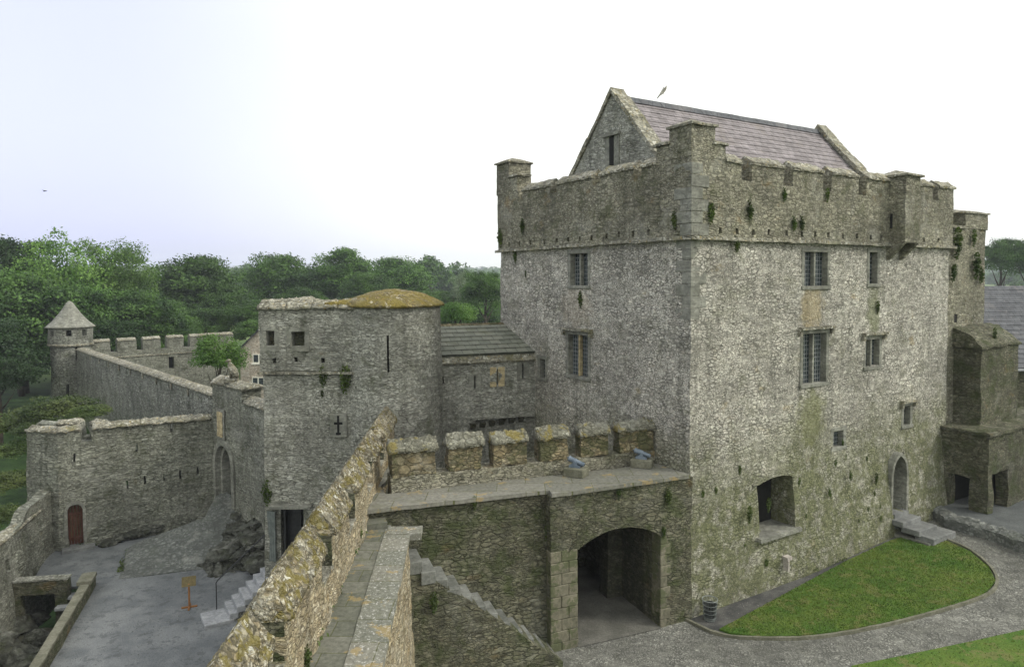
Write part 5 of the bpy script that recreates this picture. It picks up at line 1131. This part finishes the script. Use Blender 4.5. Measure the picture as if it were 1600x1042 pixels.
def tree(kind, px, top, wd, Y, label, group, name='tree', cat='tree', zsc=None, ground=None, trunk=True):
    r = wd/2*Y/F*.93; x, _, zt = V(px, top, Y); flat = {'ash': 1.05, 'ash2': .95, 'oak2': .9, 'far2': .95, 'willow': 1.2}.get(kind, .8)
    zs = r*(zsc or 1); cz_ = zt-zs*flat*1.02; g_ = terr(x, Y) if ground is None else ground
    root = thing(name, (x, Y, g_), label, cat, group)
    cm, tm = PROTO[kind]; o = bpy.data.objects.new('crown', cm); COL.objects.link(o); o.parent = root; o.location = (0, 0, cz_-g_); o.scale = (r, r, zs); o.rotation_euler = (0, 0, random.uniform(0, 6.28))
    if trunk:
        t = bpy.data.objects.new('trunk', tm); COL.objects.link(t); t.parent = root; t.location = (0, 0, cz_-g_); k = max(.5, (cz_-g_)/1.7); t.scale = (r*.9, r*.9, max(k, r*.55)); t.rotation_euler = (0, 0, o.rotation_euler.z)
    return root
NG = 'trees beyond the castle walls'
trees = [
 ('ash', 95, 350, 190, 92, 'tallest light green feathery tree above the round turret at the left', 1.15),
 ('ash2', 180, 366, 150, 98, 'light green feathery tree just right of the tallest one, over the back wall', 1.2),
 ('dark', 12, 372, 150, 96, 'dark tree rising at the left edge of the photo beyond the tall light green one', 1.1),
 ('dark', 30, 505, 120, 78, 'dark low tree immediately left of the round turret', 1.1),
 ('oak', 30, 428, 210, 80, 'broad mid-green tree behind the round turret, at the left edge', 1.0),
 ('dark', -25, 500, 190, 66, 'dark shaded tree overhanging the left edge in front of the round turret', 1.05),
 ('oak2', 140, 440, 160, 84, 'mid-green tree directly behind the cone roof of the round turret', 1.0),
 ('oak', 215, 455, 150, 86, 'mid-green rounded tree behind the battlemented back wall', .9),
 ('oak2', 258, 488, 110, 90, 'low bushy tree at the right end of the battlemented back wall', .8),
 ('oak', 300, 402, 165, 118, 'dark spreading oak between the light feathery trees and the big tower', .95),
 ('oak2', 355, 452, 110, 112, 'dark oak bough mass just left of the big tower top', .9),
 ('oak2', 440, 392, 130, 140, 'dark oak rising right above the left corner of the big tower', 1.0),
 ('oak', 535, 390, 120, 142, 'dark leafy tree above the middle of the big tower', 1.05),
 ('oak', 622, 404, 130, 155, 'broad green tree above the yellow mossy dome', .95),
 ('oak2', 575, 424, 100, 130, 'lower green tree crown just left of the yellow mossy dome', .8),
 ('dark', 490, 425, 110, 138, 'dark gap-filling tree low between the two oaks over the big tower', .8),
 ('oak2', 758, 420, 80, 112, 'upright green tree touching the left edge of the keep', 1.25),
 ('willow', 724, 424, 46, 150, 'pale silvery willow beside the upright tree near the keep', 1.2),
 ('bush', 712, 471, 78, 74, 'round light green bush above the slate roof of the link range', .9),
 ('far', 672, 402, 66, 260, 'hazy blue-green tree right of the one over the mossy dome', 1.1),
 ('far2', 712, 414, 80, 290, 'hazy tree in the gap between the mossy dome and the keep', 1.2),
 ('far', 384, 414, 56, 330, 'small hazy tree in the gap left of the tower oak', 1.0),
 ('oak', 1566, 374, 70, 135, 'dark tree right of the keep at the right edge', 1.2),
 ('oak2', 1610, 370, 80, 125, 'dark tree cut off by the right edge of the photo', 1.2),
]
for k, px, tp, wd, Y, lab, zs in trees: tree(k, px, tp, wd, Y, lab, NG, zsc=zs)
x = tree('bush', 342, 520, 84, 50, 'small bright green tree in front of the stone house beside the bird statue', NG, zsc=1.5, ground=-3)
tree('bushdark', 90, 618, 130, 50, 'dark ivy-like bush below the long curtain wall', 'bushes outside the barbican', 'bush', 'bush', .55, -3.6, False)
tree('bushdark', 35, 640, 120, 52, 'dark bush at the left edge under the overhanging tree', 'bushes outside the barbican', 'bush', 'bush', .6, -3.8, False)
tree('bushdark', 140, 632, 70, 46, 'small dark bush behind the corner of the barbican turret', 'bushes outside the barbican', 'bush', 'bush', .6, -3.6, False)
for px_, tp_, wd_, Y_, lb_ in [(8, 735, 90, 42, 'dark leafy bush beside the barbican corner low at the left edge'), (45, 660, 60, 47, 'narrow bush squeezed behind the left corner of the barbican turret'), (-10, 790, 90, 38, 'bush cut by the left edge above the low wall')]: tree('bushdark', px_, tp_, wd_, Y_, lb_, 'bushes outside the barbican', 'bush', 'bush', .7, -4.4, False)
tree('bushdark', 20, 690, 90, 46, 'ragged green bush low on the grassy slope at the left edge', 'bushes outside the barbican', 'bush', 'bush', .5, -4.4, False)
for i, (px, tp, wd, Y) in enumerate([(60, 455, 120, 108), (250, 470, 110, 104), (320, 478, 100, 100), (395, 470, 90, 100), (175, 500, 110, 80), (110, 520, 100, 78), (-5, 560, 120, 60), (470, 450, 90, 120), (640, 450, 110, 110), (690, 455, 70, 150), (220, 520, 90, 84), (290, 515, 80, 86), (745, 468, 110, 125), (700, 480, 80, 118), (780, 470, 70, 135), (395, 500, 70, 92)]):
    tree('dark' if Y < 82 else 'oak' if i % 2 else 'oak2', px, tp, wd, Y, 'lower tree crown filling the foot of the wood beyond the walls', 'understorey trees of the wood', zsc=.8)
# distant park trees and hedgerows, one object each; beyond them the hazy wood
rd = random.Random(5); k = 0
for i in range(90):
    Y = rd.uniform(260, 700); px = rd.uniform(180, 790) if i < 78 else rd.uniform(1540, 1640)
    x = (px-CX)/F*Y; g_ = terr(x, Y); r = rd.uniform(4.5, 7.5); root = thing('tree', (x, Y, g_), 'hazy distant parkland tree in the fields behind the castle', 'tree', 'distant parkland trees')
    o = bpy.data.objects.new('crown', PROTO['far' if i % 2 else 'far2'][0]); COL.objects.link(o); o.parent = root; o.location = (0, 0, r*.95); o.scale = (r, r, r*1.05); o.rotation_euler = (0, 0, rd.uniform(0, 6.28))
CC = []; NN = []; SZ = []
for i in range(420):
    Y = rd.choice([rd.uniform(650, 900), rd.uniform(1000, 1500), rd.uniform(1500, 2000)]); px = rd.uniform(100, 830) if i < 360 else rd.uniform(1520, 1650); x = (px-CX)/F*Y; g_ = terr(x, Y); r = rd.uniform(8, 15)*(1+Y/2500)
    d = RNG.normal(size=(150, 3)); d /= np.linalg.norm(d, axis=1, keepdims=True); d[:, 2] = abs(d[:, 2]); CC.append(np.array([x, Y, g_])+d*r*np.array([1.3, 1, .9])*RNG.uniform(.7, 1.1, (150, 1))); NN.append(d); SZ.append(RNG.uniform(.3, .6, 150)*r)
me = quads('far_woodland', np.concatenate(CC), np.concatenate(NN), np.concatenate(SZ), M['oak leaf']); o = bpy.data.objects.new('far_woodland', me); COL.objects.link(o); tag(o, 'far hazy wooded hills on the horizon', 'woodland', kind='stuff')
# plants rooted in the masonry
def tuft_mesh(name, seed, n=260, hang=1.0):
    rg = np.random.default_rng(seed); d = rg.normal(size=(n, 3)); d /= np.linalg.norm(d, axis=1, keepdims=True); p = d*rg.uniform(.3, 1, (n, 1))*np.array([.5, .35, 1]); p[:, 0] *= 1-.5*np.clip(-p[:, 2], 0, 1); p[:, 1] = abs(p[:, 1])
    nn = rg.normal(size=(n, 3)); nn /= np.linalg.norm(nn, axis=1, keepdims=True); return quads(name, p, nn, rg.uniform(.10, .26, n), M['wall plant leaf'])
TM = [tuft_mesh('tuft', 50+i) for i in range(3)]
def tuft(fr, px, py, h_, lab, wdt=.8, d=.0, spz=None):
    s, z = fr.sz(px, py) if spz is None else spz
    p = fr.p(s, d, z); o = bpy.data.objects.new('wall_plant', TM[int(px) % 3]); COL.objects.link(o)
    n = Vector((*fr.n, 0)); X = Vector((0, 0, 1)).cross(n)
    o.matrix_world = Matrix(((-X.x*h_*wdt, n.x*h_, 0, p[0]), (-X.y*h_*wdt, n.y*h_, 0, p[1]), (0, 0, h_, p[2]), (0, 0, 0, 1)))
    tag(o, lab, 'wall plant', 'plants growing out of the masonry')
PU = Fr(KU.p(0, .12, 0)[:2], KU.u)
for px, py, h_, lab in [(1110, 332, .42, 'ivy tuft high on the keep just right of its near corner'), (1171, 330, .4, 'ivy tuft on the keep parapet below the first embrasure of the right face'), (1225, 305, .3, 'thin tuft directly under the second embrasure of the keep'),
    (1292, 305, .3, 'small tuft directly under the third embrasure of the keep'), (1240, 350, .33, 'left of the twin ivy tufts above the upper two-light window'), (1252, 350, .33, 'right of the twin ivy tufts above the upper two-light window'), (1150, 383, .35, 'drooping tuft hanging below the string course right of the corner')]:
    tuft(PU, px, py, h_, lab)
for px, py, h_, lab in [(1358, 745, .28, 'fern tuft on the lower keep wall left of the door'), (1318, 740, .25, 'fern tuft on the lower keep wall between the dark opening and the door'), (1190, 785, .3, 'plant beside the left edge of the dark lower opening'), (1238, 750, .2, 'small tuft at the upper right corner of the dark lower opening'),
    (1160, 800, .35, 'dry brownish plant on the wall left of the dark lower opening'), (1285, 765, .22, 'fern tuft right of the dark lower opening'), (1370, 480, .3, 'climbing tuft under the narrow upper window'), (1343, 870, .2, 'weed at the foot of the keep wall')]:
    tuft(KU, px, py, h_, lab, d=.28 if py > 600 else .02)
PL_ = KL(0); 
for px, py, h_, lab in [(820, 354, .4, 'dark plant on the left face of the keep below its far turret'), (1058, 345, .35, 'faint tuft on the left face of the keep near the corner'), (806, 400, .4, 'hanging plant just under the string course at the far end of the keep'), (908, 468, .4, 'dry plant growing below the upper window of the left keep face'), (785, 372, .5, 'plant clinging to the far left edge of the keep'), (822, 428, .2, 'tiny plant left of the upper window on the left keep face')]:
    tuft(PL_, px, py, h_, lab, d=.1 if py < 380 else .0)
for _ in range(22):
    s_, z_ = random.uniform(.6, 11), random.uniform(1.0, 5.6); h_ = random.uniform(.08, .2)
    if 3 < s_ < 5.6 and 1.6 < z_ < 4.7: continue
    tuft(KU, int(random.uniform(0, 99)), 0, h_, 'small weed sprouting from a joint of the lower keep wall', random.uniform(.7, 1.5), batter(s_, z_), (s_, z_))
TR2 = Fr(kp(16.42, .2), KU.u)
for px, py, h_, lab in [(1490, 380, .8, 'tall trailing ivy at the joint of keep and flanking tower'), (1517, 372, .45, 'ivy tuft under the turret of the flanking tower'), (1520, 415, .7, 'large ivy clump on the face of the flanking tower'), (1485, 425, .5, 'ivy patch beside the joint below the trailing one'), (1528, 430, .5, 'right edge ivy clump of the flanking tower'), (1520, 522, .4, 'green tuft on top of the buttress cap')]:
    tuft(TR2, px, py, h_, lab, d=.1 if py < 500 else .9)
for px, py, h_, lab in [(505, 585, .55, 'ivy hanging under the string course of the square tower'), (540, 590, .7, 'larger ivy cascade right of the first on the square tower'), (418, 768, .6, 'green ivy patch at the left corner of the square tower above the steps'), (504, 615, .2, 'tiny plant below the hanging ivy of the square tower')]:
    tuft(TB, px, py, h_, lab, d=.05)
for px, py, h_, lab in [(1042, 775, .35, 'hanging plant right of the gateway arch'), (740, 785, .25, 'small fern under the paved walk above the stairs'), (855, 830, .4, 'moss clump in the corner beside the gate pier'), (965, 770, .25, 'green tuft above the crown of the gateway arch'), (1035, 830, .25, 'trailing plant on the right springing of the gateway arch')]:
    tuft(A if px < 860 else GF, px, py, h_, lab, d=.05)
tuft(A, 665, 915, .35, 'fern growing from the side wall of the stone staircase', d=1.1)
for px, z, sc, lab in [(-.55, 4.6, .22, 'grass tuft in the foreground joint of parapet and flagstones'), (3.6, 4.75, .26, 'green tuft at the foot of the parapet in the middle of the rampart'), (1.0, 4.75, .24, 'ragged grass at the parapet foot nearest the camera'), (9.6, 4.8, .2, 'small weed at the parapet foot near the cross walk')]:
    tuft(PF, 7, 0, sc, lab, 1.5, .08, (px, z))
def weeds(name, segs, n, label, sc=(.08, .2)):
    C = []; Nn = []; Z = []
    for a, b, z in segs:
        for _ in range(n):
            f = random.random(); x0 = a[0]+(b[0]-a[0])*f+random.gauss(0, .05); y0 = a[1]+(b[1]-a[1])*f+random.gauss(0, .05); r = random.uniform(*sc)
            if noise.noise(Vector((x0*1.1, y0*1.1, z))) < .02: continue
            k = 9; d = RNG.normal(size=(k, 3)); d /= np.linalg.norm(d, axis=1, keepdims=True); d[:, 2] = abs(d[:, 2]); C.append(np.array([x0, y0, z])+d*r); Nn.append(d); Z.append(RNG.uniform(.3, .6, k)*r)
    me = quads(name, np.concatenate(C), np.concatenate(Nn), np.concatenate(Z), M['wall plant leaf']); o = bpy.data.objects.new(name, me); COL.objects.link(o); tag(o, label, 'weeds', kind='stuff')
weeds('ground_weeds', [(C2, (-19.6, 36.4), -1.98), (PF.p(-7, -.0, 0)[:2], PF.p(11, 0, 0)[:2], 4.53), (W(200, 862, -2), W(185, 905, -2), -1.97)], 90, 'low weeds and moss growing along the feet of the walls')
weeds('ground_weeds', [(KU.p(.5, .16, 0)[:2], KU.p(6, .55, 0)[:2], .12), (KU.p(6, .55, 0)[:2], KU.p(11.5, .55, 0)[:2], .42)], 70, 'weeds at the foot of the keep beside the gravel margin', (.05, .13))
# ============================================================ HAZE
hz = MB(); hz.box(WF, -2200, 2200, -2200, 2200, -40, 85)
ho = hz.build('haze', [], None); ho['kind'] = 'stuff'
hm = bpy.data.materials.new('haze'); hm.use_nodes = True; t = hm.node_tree; t.nodes.clear(); pv = t.nodes.new('ShaderNodeVolumePrincipled'); oo = t.nodes.new('ShaderNodeOutputMaterial')
pv.inputs['Color'].default_value = (.86, .92, 1, 1); pv.inputs['Density'].default_value = .00036; t.links.new(pv.outputs[0], oo.inputs['Volume']); ho.data.materials.append(hm)
tag(ho, 'thin pale summer haze hanging over the fields and distant trees', 'haze')
